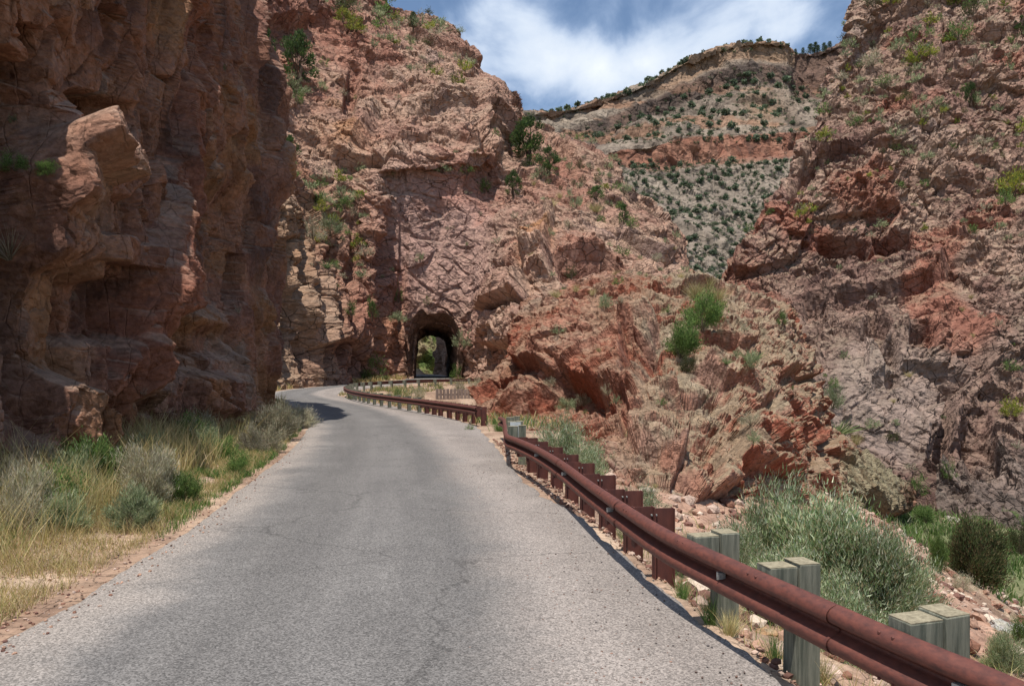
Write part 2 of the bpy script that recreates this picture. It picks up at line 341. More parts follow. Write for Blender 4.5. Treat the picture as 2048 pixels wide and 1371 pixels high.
def zground(x, y, rough=True):
    x = np.asarray(x, np.float32).ravel(); y = np.asarray(y, np.float32).ravel()
    e, h = roadinfo(x, y)
    z = h - 0.055 - 0.02 * np.minimum(np.abs(e), 1)
    xe = np.interp(y, XE_Y, XE_X); q = np.maximum(x - xe, 0)
    edge = 0.22 * ss(q, 0.0, 0.3) * ss(-y, -19, -12) * (y > -30)
    z = z - edge - np.interp(q, [0, 2, 9, 12, 19, 28, 60, 130, 1500], [0, 0.65, 2.9, 4.2, 8.2, 9.6, 9.9, 9.0, 9.0])
    g = np.exp(-(((x + 4.5) / 6.5) ** 2 + ((y - 63) / 9.5) ** 2) ** 1.5) * ss(e, 0.4, 3.5)
    z = z - 1.5 * g
    lft = np.maximum(-e, 0); z = z + np.interp(lft, [0, .5, 2.2, 5, 12, 60, 1500], [0, .02, .22, .6, 1.0, 2.0, 3.0])
    far = ss(np.hypot(x, y - 60), 150, 400); z = z * (1 - far) + far * 0.0
    if rough:
        P = np.stack([x, y, 0 * x], 1); w = ss(np.abs(e), 0.05, 1.6)
        z = z + w * (fbm(P, 1.7, 4, 5) - .5) * 0.28 + ss(np.abs(e), 1, 5) * (fbm(P, 7.0, 3, 9) - .5) * 1.0
        rr = ss(q, 0.2, 2.5)
        z = z + rr * (fbm(P, 0.45, 3, 15) - .5) * 0.32
    return z
def zg(x, y): return float(zground([x], [y])[0])
def ghit(u, v, y0=3.0, y1=160):
    Y = np.concatenate([np.linspace(y0, 30, 500), np.linspace(30.1, y1, 700)]); P = W(u, v, Y[:, None].T[0])
    zs = zground(P[0], P[1]); hit = np.where(P[2] <= zs)[0]
    i = hit[0] if len(hit) else len(Y) - 1
    return np.array([P[0][i], P[1][i], zs[i]])

def axis(pts, steps):
    r = []
    for (a, b), s in zip(zip(pts[:-1], pts[1:]), steps): r.append(np.arange(a, b - 1e-6, s))
    r.append([pts[-1]]); return np.concatenate(r)
gx = axis([-1600, -300, -60, -26, -10, -4.5, 1.0, 9, 22, 50, 120, 300, 1600], [130, 15, 1.5, .35, .13, .3, .09, .14, .4, 1.5, 12, 130])
gy = axis([-900, -100, -14, 1, 3, 14, 30, 60, 105, 200, 500, 3000], [100, 8, 1.0, .2, .09, .17, .3, .6, 4, 25, 250])
GX, GY = np.meshgrid(gx, gy); gz = zground(GX, GY)
def pal(t, cols):   # piecewise palette
    t = np.clip(t, 0, 1) * (len(cols) - 1); i = np.clip(t.astype(int), 0, len(cols) - 2); f = (t - i)[:, None]
    C = np.array(cols); return C[i] * (1 - f) + C[i + 1] * f
P = np.stack([GX.ravel(), GY.ravel(), gz], 1)
e_, h_ = roadinfo(GX, GY)
t = fbm(P, 1.1, 4, 3)
gc = pal((t - .25) * 2, [lin(122, 98, 82), lin(152, 126, 106), lin(178, 154, 132)])
n = fbm(P, 3.5, 4, 21)
gr = (ss(n, .46, .60) * ss(-e_, .8, 2.2))[:, None]; gc = gc * (1 - gr * .7) + gr * .7 * lin(130, 120, 76)
xe = np.interp(P[:, 1], XE_Y, XE_X); q = P[:, 0] - xe
cr_ = (ss(q, 13, 22) * ss(fbm(P, 5, 3, 33), .3, .5))[:, None]; gc = gc * (1 - cr_ * .9) + cr_ * .9 * lin(98, 108, 70)
rb = (ss(q, 1.0, 3) * (1 - ss(q, 10, 15)))[:, None]; gc = gc * (1 - rb * .6) + rb * .6 * pal(fbm(P, .35, 3, 41), [lin(110, 84, 72), lin(168, 130, 110), lin(186, 162, 144)])
idx = np.arange(GX.size).reshape(GX.shape)
Fc = np.stack([idx[:-1, :-1], idx[:-1, 1:], idx[1:, 1:], idx[1:, :-1]], -1).reshape(-1, 4)
GROUND = rockmat('dirt_ground', 0.12, 0.5)
o = mk('ground', P, Fc, GROUND, gc, smooth=True); tag(o, kind='structure')

# road ribbon with broken edges
NC = 64
sw = np.linspace(0, 1, NC); sw = np.concatenate([[0], sw * 0.96 + 0.02, [1]])   # extra columns at both broken edges
ed = fbm(np.stack([RS, RS * 0, RS * 0], 1), 1.3, 5, 2, .62) - .5; ed2 = fbm(np.stack([RS, RS * 0 + 9, RS * 0], 1), 1.1, 5, 4, .65) - .5
Lp = RLc - (RRc - RLc) * 0.06 * ed[:, None]; Rp = RRc + (RRc - RLc) * 0.075 * ed2[:, None]
PTS = Lp[:, None, :] * (1 - sw[None, :, None]) + Rp[:, None, :] * sw[None, :, None]
wid = np.linalg.norm(RRc - RLc, axis=1)
ee = sw[None, :] * wid[:, None]
crown = 0.02 * (1 - (2 * sw - 1) ** 2)
zr = RZ[:, None] + crown[None, :]
zr[:, 0] -= 0.10; zr[:, -1] -= 0.16
RCo = np.stack([ee, np.repeat(RS[:, None], NC + 2, 1), np.repeat(sw[None, :], len(RS), 0)], -1).reshape(-1, 3)
RV = np.concatenate([PTS, zr[..., None]], -1).reshape(-1, 3)
RV[:, 2] += (fbm(RV * [1, 1, 0], 2.5, 3, 8) - .5) * 0.02
idx = np.arange(len(RV)).reshape(len(RS), NC + 2)
Fc = np.stack([idx[:-1, :-1], idx[:-1, 1:], idx[1:, 1:], idx[1:, :-1]], -1).reshape(-1, 4)
m, t, p = newmat('worn_chipseal_asphalt')
at = mn(t, 'ShaderNodeAttribute', attribute_name='rc'); sp = mn(t, 'ShaderNodeSeparateXYZ', {0: at.outputs['Vector']})
tcn = mn(t, 'ShaderNodeTexCoord'); vec = tcn.outputs['Object']
big = mn(t, 'ShaderNodeTexNoise', {'Vector': vec, 'Scale': 0.5, 'Detail': 10.0, 'Roughness': 0.68})
mpx = mn(t, 'ShaderNodeMapping', {'Vector': at.outputs['Vector'], 'Scale': (1.1, 0.09, 0.0)})
streak = mn(t, 'ShaderNodeTexNoise', {'Vector': mpx.outputs[0], 'Scale': 2.2, 'Detail': 4.0})
grit = mn(t, 'ShaderNodeTexVoronoi', {'Vector': vec, 'Scale': 78.0}, feature='F1')
g2 = mn(t, 'ShaderNodeTexNoise', {'Vector': vec, 'Scale': 38.0, 'Detail': 4.0, 'Roughness': 0.75})
gsep = mn(t, 'ShaderNodeSeparateColor', {0: grit.outputs['Color']})
# lateral position with a wandering border: loose pale gravel towards the right
adj = mn(t, 'ShaderNodeMath', {0: big.outputs[0], 1: -1.6, 2: .8}, operation='MULTIPLY_ADD')
pos = mn(t, 'ShaderNodeMath', {0: sp.outputs[0], 1: adj.outputs[0]}, operation='ADD')
grv = mn(t, 'ShaderNodeMapRange', {0: pos.outputs[0], 1: 3.6, 2: 4.7}, interpolation_type='SMOOTHSTEP')
grl = mn(t, 'ShaderNodeMapRange', {0: pos.outputs[0], 1: 1.1, 2: 0.2}, interpolation_type='SMOOTHSTEP')
asp = mn(t, 'ShaderNodeMix', {0: streak.outputs[0], 6: (*lin(90, 87, 85), 1), 7: (*lin(115, 111, 107), 1)}, data_type='RGBA')
m1 = mn(t, 'ShaderNodeMix', {0: grv.outputs[0], 6: asp.outputs[2], 7: (*lin(134, 125, 118), 1)}, data_type='RGBA')
m2 = mn(t, 'ShaderNodeMix', {0: grl.outputs[0], 6: m1.outputs[2], 7: (*lin(138, 129, 121), 1)}, data_type='RGBA')
gv = mn(t, 'ShaderNodeMapRange', {0: gsep.outputs[0], 1: 0.0, 2: 1.0, 3: 0.55, 4: 1.5})
gw = mn(t, 'ShaderNodeMapRange', {0: g2.outputs[0], 1: 0.3, 2: 0.7, 3: 0.72, 4: 1.28})
gm = mn(t, 'ShaderNodeMath', {0: gv.outputs[0], 1: gw.outputs[0]}, operation='MULTIPLY')
bgm = mn(t, 'ShaderNodeMapRange', {0: big.outputs[0], 1: 0.3, 2: 0.7, 3: 0.88, 4: 1.12})
gm2 = mn(t, 'ShaderNodeMath', {0: gm.outputs[0], 1: bgm.outputs[0]}, operation='MULTIPLY')
mpc = mn(t, 'ShaderNodeMapping', {'Vector': vec, 'Scale': (0.22, 0.5, 0.0)})
wc = mn(t, 'ShaderNodeMix', {0: 0.25, 6: mpc.outputs[0], 7: big.outputs[1]}, data_type='RGBA')
crk = mn(t, 'ShaderNodeTexVoronoi', {'Vector': wc.outputs[2], 'Scale': 0.9}, feature='DISTANCE_TO_EDGE')
crm = mn(t, 'ShaderNodeMapRange', {0: crk.outputs['Distance'], 1: 0.0, 2: 0.005, 3: 0.62, 4: 1.0})
tr1 = mn(t, 'ShaderNodeMath', {0: pos.outputs[0], 1: 3.1416 * 2 / 1.9, 2: -.9}, operation='MULTIPLY_ADD'); tr2 = mn(t, 'ShaderNodeMath', {0: tr1.outputs[0]}, operation='SINE')
tr3 = mn(t, 'ShaderNodeMapRange', {0: tr2.outputs[0], 1: -1.0, 2: 1.0, 3: .90, 4: 1.05})
gm2b = mn(t, 'ShaderNodeMath', {0: gm2.outputs[0], 1: tr3.outputs[0]}, operation='MULTIPLY')
gm3 = mn(t, 'ShaderNodeMath', {0: gm2b.outputs[0], 1: crm.outputs[0]}, operation='MULTIPLY')
fin = mn(t, 'ShaderNodeVectorMath', {0: m2.outputs[2], 3: gm3.outputs[0]}, operation='SCALE')
t.links.new(fin.outputs[0], p.inputs['Base Color'])
hb = mn(t, 'ShaderNodeMath', {0: grit.outputs['Distance'], 1: -1.0}, operation='MULTIPLY')
hb2 = mn(t, 'ShaderNodeMath', {0: hb.outputs[0], 1: g2.outputs[0]}, operation='ADD')
b = mn(t, 'ShaderNodeBump', {'Height': hb2.outputs[0], 'Strength': 0.55, 'Distance': 0.006}); t.links.new(b.outputs[0], p.inputs['Normal'])
p.inputs['Roughness'].default_value = 0.88; p.inputs['Specular IOR Level'].default_value = 0.3
ROADM = m
o = mk('road', RV, Fc, ROADM, None, smooth=True, uv=RCo); tag(o, kind='structure')

#@@CLIFFS
# ------------------------------------------------------------------ cliffs
I3 = None
RA = rotm(10, 28, 0); RB = rotm(0, -35, 20); RCm = rotm(15, 50, 0); RD = rotm(0, 12, 0); RD2 = rotm(8, -10, 0)
S1 = (1, 1, 1)
def gauss(u, v, cu, cv, su, sv, rot=0.0):
    c, s = math.cos(math.radians(rot)), math.sin(math.radians(rot)); a = (u - cu) * c + (v - cv) * s; b = -(u - cu) * s + (v - cv) * c
    return np.exp(-(a / su) ** 2 - (b / sv) ** 2)
def boxf(u, v, cu, cv, su, sv, rot=0.0, soft=0.15):
    c, s = math.cos(math.radians(rot)), math.sin(math.radians(rot)); a = np.abs((u - cu) * c + (v - cv) * s) / su; b = np.abs(-(u - cu) * s + (v - cv) * c) / sv
    return (1 - ss(a, 1 - soft, 1 + soft)) * (1 - ss(b, 1 - soft, 1 + soft))

# --- near wall on the left, in its own shade
lu = [-420, -200, 0, 130, 255, 330, 420, 500, 538]
ltab = {  # v: depth per column
 -70:  [8.4, 11.0, 13.6, 15.4, 18.2, 20.8, 24.0, 27.2, 30.2],
 0:    [8.5, 11.1, 13.8, 15.6, 18.4, 21.0, 24.2, 27.3, 30.2],
 130:  [8.6, 11.3, 14.3, 16.1, 18.9, 21.6, 24.8, 27.6, 30.2],
 260:  [8.7, 11.4, 14.4, 16.3, 19.3, 22.2, 25.3, 27.9, 30.2],
 360:  [8.6, 11.2, 13.9, 15.9, 18.8, 22.2, 25.6, 28.0, 30.2],
 480:  [8.6, 11.1, 13.7, 15.6, 18.3, 22.0, 25.6, 28.1, 30.2],
 600:  [8.6, 11.2, 13.8, 15.8, 18.6, 21.6, 25.2, 28.0, 30.3],
 720:  [8.6, 11.2, 13.8, 15.8, 18.5, 21.3, 24.9, 27.9, 30.4],
 830:  [8.6, 11.2, 13.7, 15.7, 18.3, 21.1, 24.6, 27.8, 30.4],
 930:  [8.6, 11.1, 13.5, 15.5, 18.0, 20.9, 24.3, 27.6, 30.4],
 1020: [8.5, 11.0, 13.4, 15.3, 17.8, 20.7, 24.1, 27.4, 30.3]}
edge_u = {-70: 533, 0: 530, 130: 541, 260: 530, 360: 512, 480: 520, 600: 545, 720: 552, 830: 550, 930: 548, 1020: 548}
G = []
top = [(lu[i] + 0.0, -50, ltab[-70][i] + 5) for i in range(9)] + [(486, 30, 44), (430, 150, 52), (390, 290, 66)]
G.append(top)
for v in sorted(ltab):
    Y = list(ltab[v]); Y[7] += 2.0; Y[8] += 3.6; ue = edge_u[v] - float(np.interp(v, [0, 180, 260, 340, 480, 560, 700], [22, 22, 6, -22, -26, 8, 14]))
    row = []
    for i in range(9):
        u = lu[i] + (ue - 538) * max(0, (i - 5)) / 3.0
        row.append((u, v, Y[i]))
    for (du, dY) in ((-50, 4.5), (-105, 12), (-150, 26)):
        Yn = Y[8] + dY; vv = HV + (v - HV) * Y[8] / Yn; row.append((ue + du, vv, Yn))
    G.append(row)
def feat_l(u, v, P):
    d = 0
    # leaning slab running from upper right to lower left
    t = np.clip((v - 120) / (760 - 120), 0, 1); cu = 405 - 170 * t - 10 * np.sin(t * 5)
    w = 13 + 20 * t; a = np.abs(u - cu) / w
    d = d + .8 * (1 - ss(a, .75, 1.1)) * ss(v, 110, 190) * (1 - ss(v, 700, 850))
    d = d - 1.1 * boxf(u, v, 215, 250, 46, 50, 15, .3) - 1.2 * boxf(u, v, 40, 110, 18, 60, 0, .3)
    d = d - 1.0 * boxf(u, v, 410, 500, 62, 120, 6, .35) + 0.9 * boxf(u, v, 150, 345, 100, 30, 20) + 0.5 * boxf(u, v, 140, 890, 26, 110, -4)
    d = d - 0.9 * boxf(u, v, 80, 640, 60, 120, 0, .3) - 0.7 * boxf(u, v, 190, 620, 70, 60, 0, .3) + .6 * boxf(u, v, 210, 500, 60, 22, 10, .2)
    d = d + 0.7 * (1 - ss(np.abs(u - (525 - (v - 200) * .03)) / 16, .5, 1.2)) * (1 - ss(v, 330, 480))
    d = d - 0.8 * boxf(u, v, 360, 690, 90, 50, 12, .3) + .45 * boxf(u, v, 410, 770, 40, 60, 5, .2)
    return d
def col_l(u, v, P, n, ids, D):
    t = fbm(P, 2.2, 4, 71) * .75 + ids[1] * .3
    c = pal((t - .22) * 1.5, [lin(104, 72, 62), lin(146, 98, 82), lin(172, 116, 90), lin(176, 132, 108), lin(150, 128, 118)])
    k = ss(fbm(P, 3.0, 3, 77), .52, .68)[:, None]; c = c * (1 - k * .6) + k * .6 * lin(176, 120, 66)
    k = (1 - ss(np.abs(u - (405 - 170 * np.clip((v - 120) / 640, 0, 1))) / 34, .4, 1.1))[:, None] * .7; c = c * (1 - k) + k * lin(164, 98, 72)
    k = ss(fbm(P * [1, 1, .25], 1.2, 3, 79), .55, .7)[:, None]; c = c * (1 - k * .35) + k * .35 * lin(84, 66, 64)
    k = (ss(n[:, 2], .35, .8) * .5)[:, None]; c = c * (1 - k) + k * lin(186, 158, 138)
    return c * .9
specs = [(3.0, .75, .35, (1, 1, 3.0), RD), (1.25, .40, .22, (1, 1, 2.6), RD2), (.55, .17, .10, (1, 1, 1.9), RD), (.22, .055, .03, S1, None)]
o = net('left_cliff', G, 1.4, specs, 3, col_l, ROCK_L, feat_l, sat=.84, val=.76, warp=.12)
tag(o, 'dark shaded red brown rock wall rising left of the road', kind='structure')

# --- cliff with the tunnel
cu_ = [(400, [(-200, 135), (-170, 120), (-60, 100), (60, 95), (180, 90), (300, 84), (345, 82), (440, 79), (540, 77), (660, 75), (800, 73)]),
       (500, [(-200, 150), (-170, 130), (-60, 112), (60, 104), (180, 98), (290, 90), (330, 84), (440, 79), (540, 76), (660, 75), (795, 73)]),
       (565, [(-190, 160), (-140, 138), (-50, 122), (60, 113), (180, 106), (290, 99), (330, 88), (430, 82), (540, 79), (660, 77), (792, 75)]),
       (610, [(-150, 160), (-95, 140), (-20, 126), (70, 117), (180, 110), (290, 104), (350, 98), (440, 90), (540, 84), (660, 81), (788, 79)]),
       (660, [(-90, 152), (-40, 142), (15, 129), (100, 119), (195, 112), (300, 106), (350, 103), (440, 98), (540, 91), (660, 87), (780, 84)]),
       (710, [(-45, 152), (-8, 143), (45, 130), (120, 120), (215, 113), (315, 106), (355, 104), (440, 100), (540, 95), (660, 91), (774, 89)]),
       (750, [(-15, 152), (14, 144), (70, 131), (140, 121), (235, 112), (325, 103), (360, 102), (440, 99), (540, 96), (660, 94), (768, 93)]),
       (782, [(8, 152), (34, 145), (85, 132), (155, 121), (245, 111), (330, 102.8), (350, 103.8), (440, 103.4), (540, 101.5), (660, 99), (764, 98)]),
       (865, [(30, 153), (54, 146), (100, 134), (175, 121), (255, 112), (326, 104.8), (342, 105.4), (440, 105), (540, 103), (650, 101), (762, 100)]),
       (935, [(68, 152), (92, 142), (135, 131), (195, 121), (260, 112), (318, 106), (338, 106.5), (440, 105.5), (540, 102.5), (650, 99), (764, 97)]),
       (976, [(142, 150), (165, 138), (195, 128), (230, 120), (275, 113), (316, 107), (344, 110), (440, 105), (540, 97), (650, 90), (775, 86)]),
       (998, [(186, 146), (206, 132), (226, 125), (252, 119), (285, 114), (322, 110), (350, 110), (440, 104), (540, 92), (650, 84), (790, 78)]),
       (1036, [(225, 170), (250, 156), (268, 142), (285, 130), (308, 122), (335, 115), (362, 110), (440, 101), (540, 88), (650, 79), (800, 70)]),
       (1120, [(278, 165), (298, 150), (313, 139), (325, 129), (345, 121), (365, 114), (388, 108), (450, 98), (540, 84), (650, 74), (800, 64)]),
       (1220, [(330, 150), (352, 137), (370, 129), (388, 121), (406, 114), (424, 108), (445, 102), (490, 93), (560, 80), (650, 70), (800, 60)]),
       (1300, [(410, 138), (432, 126), (445, 119), (460, 112), (475, 106), (490, 100), (505, 95), (530, 87), (580, 77), (660, 66), (800, 56)]),
       (1358, [(482, 128), (503, 116), (514, 110), (524, 105), (534, 100), (545, 94), (556, 89), (575, 83), (610, 74), (680, 64), (800, 54)]),
       (1392, [(545, 125), (562, 113), (570, 108), (578, 103), (586, 98), (594, 92), (602, 87), (615, 81), (640, 72), (700, 62), (800, 52)]),
       (1420, [(600, 140), (612, 128), (618, 123), (624, 118), (630, 112), (636, 107), (642, 101), (655, 94), (680, 83), (730, 70), (810, 58)])]
G = [[(u, lst[r][0], lst[r][1]) for u, lst in cu_] for r in range(11)]
TX, TY, TH, TB, THW = -9.87, 100.0, 7.7, 1.0, 2.75
def arch(x, z, cx, hw, top, base, k=2.6):
    a = np.abs(x - cx) / hw; zc = base + (top - base) * 0.5; b = np.maximum(z - zc, 0) / (top - zc)
    return a ** k + b ** k
def hole_c(Q):
    w_ = (fbm(Q.astype(np.float32), 1.6, 3, 6) - .5) * .5
    return (arch(Q[:, 0], Q[:, 2], TX, THW - .12, TB + TH - .5, TB, 3.0) + w_ < 1) & (Q[:, 1] > 85) & (Q[:, 1] < 112)
def feat_c(u, v, P):
    d = 0
    d = d - 3.2 * gauss(u, v, 862, 212, 34, 14, -12) * (v > 196) - 1.5 * boxf(u, v, 955, 265, 12, 45, -35, .3)
    d = d - 2.5 * boxf(u, v, 705, 180, 12, 50, 10, .4) - 2.2 * boxf(u, v, 760, 270, 30, 60, 28, .4)
    d = d + 2.0 * boxf(u, v, 990, 230, 30, 75, -10, .3)
    d = d + 2.4 * boxf(u, v, 1080, 500, 26, 42, 4, .15) + 1.5 * boxf(u, v, 1085, 550, 28, 18, 12, .2)
    d = d + 1.2 * boxf(u, v, 1018, 500, 22, 40, 0, .2) + 3.0 * boxf(u, v, 1025, 602, 42, 26, 0, .12) + 1.6 * boxf(u, v, 1020, 665, 40, 30, 5, .2)
    d = d - 1.6 * boxf(u, v, 726, 720, 9, 34, 0, .4)
    for cx_, w_ in ((575, 10), (600, 8), (632, 9), (665, 8), (700, 8), (760, 10), (800, 8)):
        d = d - 1.7 * boxf(u, v, cx_ + (v - 600) * -.06, 600, w_, 130, 0, .6) * (v > 420)
    d = d - 1.2 * boxf(u, v, 820, 700, 7, 45, 0, .5)
    return d
def col_c(u, v, P, n, ids, D):
    t = fbm(P, 14, 4, 51) * .8 + ids[1] * .18 + ids[2] * .15
    c = pal((t - .28) * 1.7, [lin(150, 100, 84), lin(182, 132, 112), lin(196, 148, 126), lin(206, 164, 138), lin(186, 148, 134)])
    k = (boxf(u, v, 880, 480, 110, 150, 0, .4) * .75)[:, None]; c = c * (1 - k) + k * pal(t, [lin(168, 122, 112), lin(200, 156, 146), lin(192, 146, 134)])
    k = np.clip(gauss(u, v, 1080, 505, 30, 45) * 1.2 + .8 * gauss(u, v, 690, 250, 40, 70) + .7 * gauss(u, v, 590, 430, 50, 130) + .6 * gauss(u, v, 790, 660, 40, 60), 0, 1)
    k = (k * ss(fbm(P, 5, 3, 59), .38, .56))[:, None]; c = c * (1 - k) + k * lin(206, 142, 84)
    k = (ss(fbm(P, 9, 4, 61), .54, .66) * .4)[:, None]; c = c * (1 - k) + k * lin(186, 104, 74)
    k = ((1 - ss(u, 560, 740)) * ss(v, 330, 420) * .6)[:, None]; c = c * (1 - k) + k * lin(168, 134, 100)
    k = (ss(n[:, 2], .45, .85) * ss(fbm(P, 4, 3, 63), .4, .6) * .3)[:, None]; c = c * (1 - k) + k * lin(186, 166, 142)
    return c * .93
def envc(u, v):
    return envc0(u, v) * (1 - .6 * np.clip(gauss(u, v, 871, 690, 62, 80), 0, 1))
def envc0(u, v):   # the smooth slab above the tunnel is less broken
    return 1 - .5 * boxf(u, v, 885, 480, 105, 140, 0, .3)
specs = [(11, 1.7, .5, (1.3, 1, .9), RB), (4.4, .8, .5, (1.4, 1, .8), RA), (1.7, .42, .34, (1.5, 1, .7), RB), (.7, .18, .13, S1, None)]
o = net('tunnel_cliff', G, 1.45, specs, 23, col_c, ROCK_C, feat_c, hole_c, envf=envc, rpx=.8)
tag(o, 'sunlit pink rock cliff pierced by the arched road tunnel', kind='structure')

# tunnel bore: flared portal, then the tube
ang = np.linspace(0, 1, 90); rows = []
path = [(TX, 98.6, 1.22), (TX, 99.4, 1.10), (TX - .05, 100.4, 1.03), (TX - .2, 102, .98), (-10.6, 106, .94), (-11.4, 112, .95), (-12.3, 118, .96), (-12.9, 124, .98), (-13.0, 126, 1.3)]
pts = np.array(path); kk2 = np.linspace(0, len(pts) - 1, 150); pp = cr1(pts, kk2, len(pts))
V = []
for (cx_, cy_, s) in pp:
    for a in ang:
        th = math.pi * a; ex = 2 / 2.6
        x = -math.copysign(abs(math.cos(th)) ** ex, math.cos(th)) * THW * s; zt = max(math.sin(th), 0) ** ex
        H2 = TH * .5; dropt = .30 * H2 * (1 - ss(np.array(cy_), 97, 103))
        lower = 1.4 if s < 1.25 else 1.6
        if a < .02 or a > .98: z = TB - lower
        else: z = TB + H2 + zt * (H2 * (.80 + .2 * (1 - ss(np.array(cy_), 99.5, 104)))) * s if zt > .35 else TB + H2 * (zt / .35) * .999 + zt * H2 * .8 * s
        V.append((cx_ + x, cy_, float(z)))
V = np.array(V, np.float32); C0 = np.stack([np.repeat(pp[:, 0], 90), np.repeat(pp[:, 1], 90), np.full(len(V), TB + TH * .45)], 1)
dirv = V - C0; dirv[:, 1] = 0; dirv /= np.linalg.norm(dirv, axis=1, keepdims=True) + 1e-6
D, ids = rockdisp(V, [(2.6, .35, .12, S1, RA), (.9, .16, .06, S1, None)], 91)
V = V + dirv * D[:, None].clip(-.5, .6)
idx = np.arange(len(V)).reshape(150, 90)
Fc = np.stack([idx[:-1, :-1], idx[:-1, 1:], idx[1:, 1:], idx[1:, :-1]], -1).reshape(-1, 4)
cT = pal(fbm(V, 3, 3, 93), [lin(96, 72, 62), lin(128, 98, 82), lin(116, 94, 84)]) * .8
o = mk('tunnel', V, Fc, ROCK_C, cT); tag(o, 'arched rock bore of the road tunnel', kind='structure')

# hillside and rock wall seen through the tunnel
G = [[(u + (r - 2) * 3, v, Y + (1 - r / 4.) * 22) for u, Y in ((700, 160), (780, 168), (840, 172), (868, 176), (905, 184), (960, 190), (1010, 196))] for r, v in enumerate((560, 600, 650, 710, 775))]
def col_h(u, v, P, n, ids, D):
    t = fbm(P, 3, 4, 95); return pal((t - .25) * 2, [lin(84, 112, 44), lin(122, 140, 62), lin(160, 144, 104), lin(176, 150, 120)])
o = net('hillside', G, 3.0, [(6, 1.6, .2, S1, RA), (2.2, .7, .2, S1, None)], 97, col_h, ROCK_C)
tag(o, 'green sunlit hillside glimpsed through the tunnel', kind='structure')
G = [[(u, v, Y + (1 - r / 3.) * 6) for u, Y in ((874, 158), (878, 149), (888, 145), (905, 144), (960, 144))] for r, v in enumerate((590, 650, 710, 775))]
def col_w(u, v, P, n, ids, D): return pal(fbm(P, 4, 4, 96), [lin(96, 78, 70), lin(140, 108, 92), lin(150, 122, 106)])
o = net('rock_wall', G, 2.5, [(6, 1.2, .2, S1, RA), (2.2, .5, .2, S1, None)], 98, col_w, ROCK_C)
tag(o, 'dark rock wall just beyond the far end of the tunnel', kind='structure')

# --- canyon wall on the right
rows = [(-260, 1800, 190, 170), (-160, 1790, 158, 142), (-60, 1755, 146, 130), (20, 1722, 139, 123), (110, 1682, 131, 115), (200, 1642, 125, 108), (300, 1594, 119, 101), (400, 1556, 112, 95), (490, 1506, 107, 90), (560, 1446, 102, 85),
        (650, 1440, 92, 80), (740, 1440, 84, 76), (830, 1450, 76, 70), (920, 1460, 70, 66), (1000, 1480, 66, 63), (1090, 1480, 62, 59)]
fr = [0, .07, .2, .38, .58, .8, 1.0]
G = []
for i, (v, us, Yl, Yr) in enumerate(rows):
    row = [(us + 60, HV + (v - HV) * Yl / (Yl + 45), Yl + 45), (us + 14, HV + (v - HV) * Yl / (Yl + 14), Yl + 14)]
    for f in fr:
        wob = 2.5 * math.sin(f * 7 + v * .012) - 5 * f * (1 - f) * (1 if v < 500 else -.4)
        row.append((us + (2330 - us) * f, v, Yl + (Yr - Yl) * f + (wob if f > 0 else 0)))
    G.append(row)
def feat_r(u, v, P):
    d = -3.8 * boxf(u, v, 1690, 497, 46, 26, 0, .25) - 4.0 * boxf(u, v, 1785, 492, 34, 30, 0, .2)
    d = d - 3.0 * boxf(u, v, 1752, 655, 26, 26, 30, .3) - 3.2 * boxf(u, v, 1846, 668, 26, 24, 0, .3) - 2.5 * boxf(u, v, 1785, 720, 16, 36, -20, .3)
    d = d - 1.6 * boxf(u, v, 1630, 610, 22, 16, 10, .3) - 3 * boxf(u, v, 1890, 870, 12, 90, 8, .4) - 3 * boxf(u, v, 1960, 900, 30, 70, -10, .4)
    d = d + .8 * boxf(u, v, 1700, 100, 26, 90, 28, .4) - 1.2 * boxf(u, v, 1725, 110, 14, 80, 28, .4) - 2.0 * boxf(u, v, 1600, 360, 12, 60, 28, .4)
    d = d + 2.0 * boxf(u, v, 2010, 700, 50, 60, 0, .3) + 2 * boxf(u, v, 2000, 960, 60, 60, 0, .3)
    return d
def env_r(u, v): return 1 - .55 * boxf(u, v, 1760, 820, 110, 110, 20, .4)
def col_r(u, v, P, n, ids, D):
    t = fbm(P, 11, 4, 31) * .75 + ids[1] * .2 + ids[2] * .18
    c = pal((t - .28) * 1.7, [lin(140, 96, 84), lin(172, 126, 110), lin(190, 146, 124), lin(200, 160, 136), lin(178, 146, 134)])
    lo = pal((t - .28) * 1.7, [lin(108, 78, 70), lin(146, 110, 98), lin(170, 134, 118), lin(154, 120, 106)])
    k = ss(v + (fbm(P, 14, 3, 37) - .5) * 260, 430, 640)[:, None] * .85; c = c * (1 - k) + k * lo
    k = (boxf(u, v, 1760, 810, 120, 120, 20, .4) * .7)[:, None]; c = c * (1 - k) + k * lin(184, 160, 148)
    k = (ss(fbm(P, 10, 4, 39), .53, .66) * (1 - .5 * ss(v, 600, 800)) * .75)[:, None]; c = c * (1 - k) + k * lin(190, 108, 78)
    k = (gauss(u, v, 1470, 560, 60, 50) * .8)[:, None]; c = c * (1 - k) + k * lin(182, 108, 80)
    k = (ss(n[:, 2], .4, .8) * ss(fbm(P, 4, 3, 43), .38, .6) * (1 - .6 * ss(v, 550, 800)) * .35)[:, None]; c = c * (1 - k) + k * lin(176, 166, 130)
    k = (ss(v, 880, 960) * (u > 1880) * .35)[:, None]; c = c * (1 - k) + k * lin(158, 152, 142)
    return c * .88
specs = [(9, 1.7, .5, (1.5, 1, .8), RA), (3.6, .95, .5, (1.6, 1, .7), RB), (1.5, .55, .36, (1.7, 1, .7), RCm), (.65, .24, .14, (1.4, 1, .8), RCm)]
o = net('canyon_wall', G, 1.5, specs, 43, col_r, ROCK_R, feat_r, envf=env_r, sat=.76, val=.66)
tag(o, 'rugged mauve and orange canyon wall across the creek on the right', kind='structure')

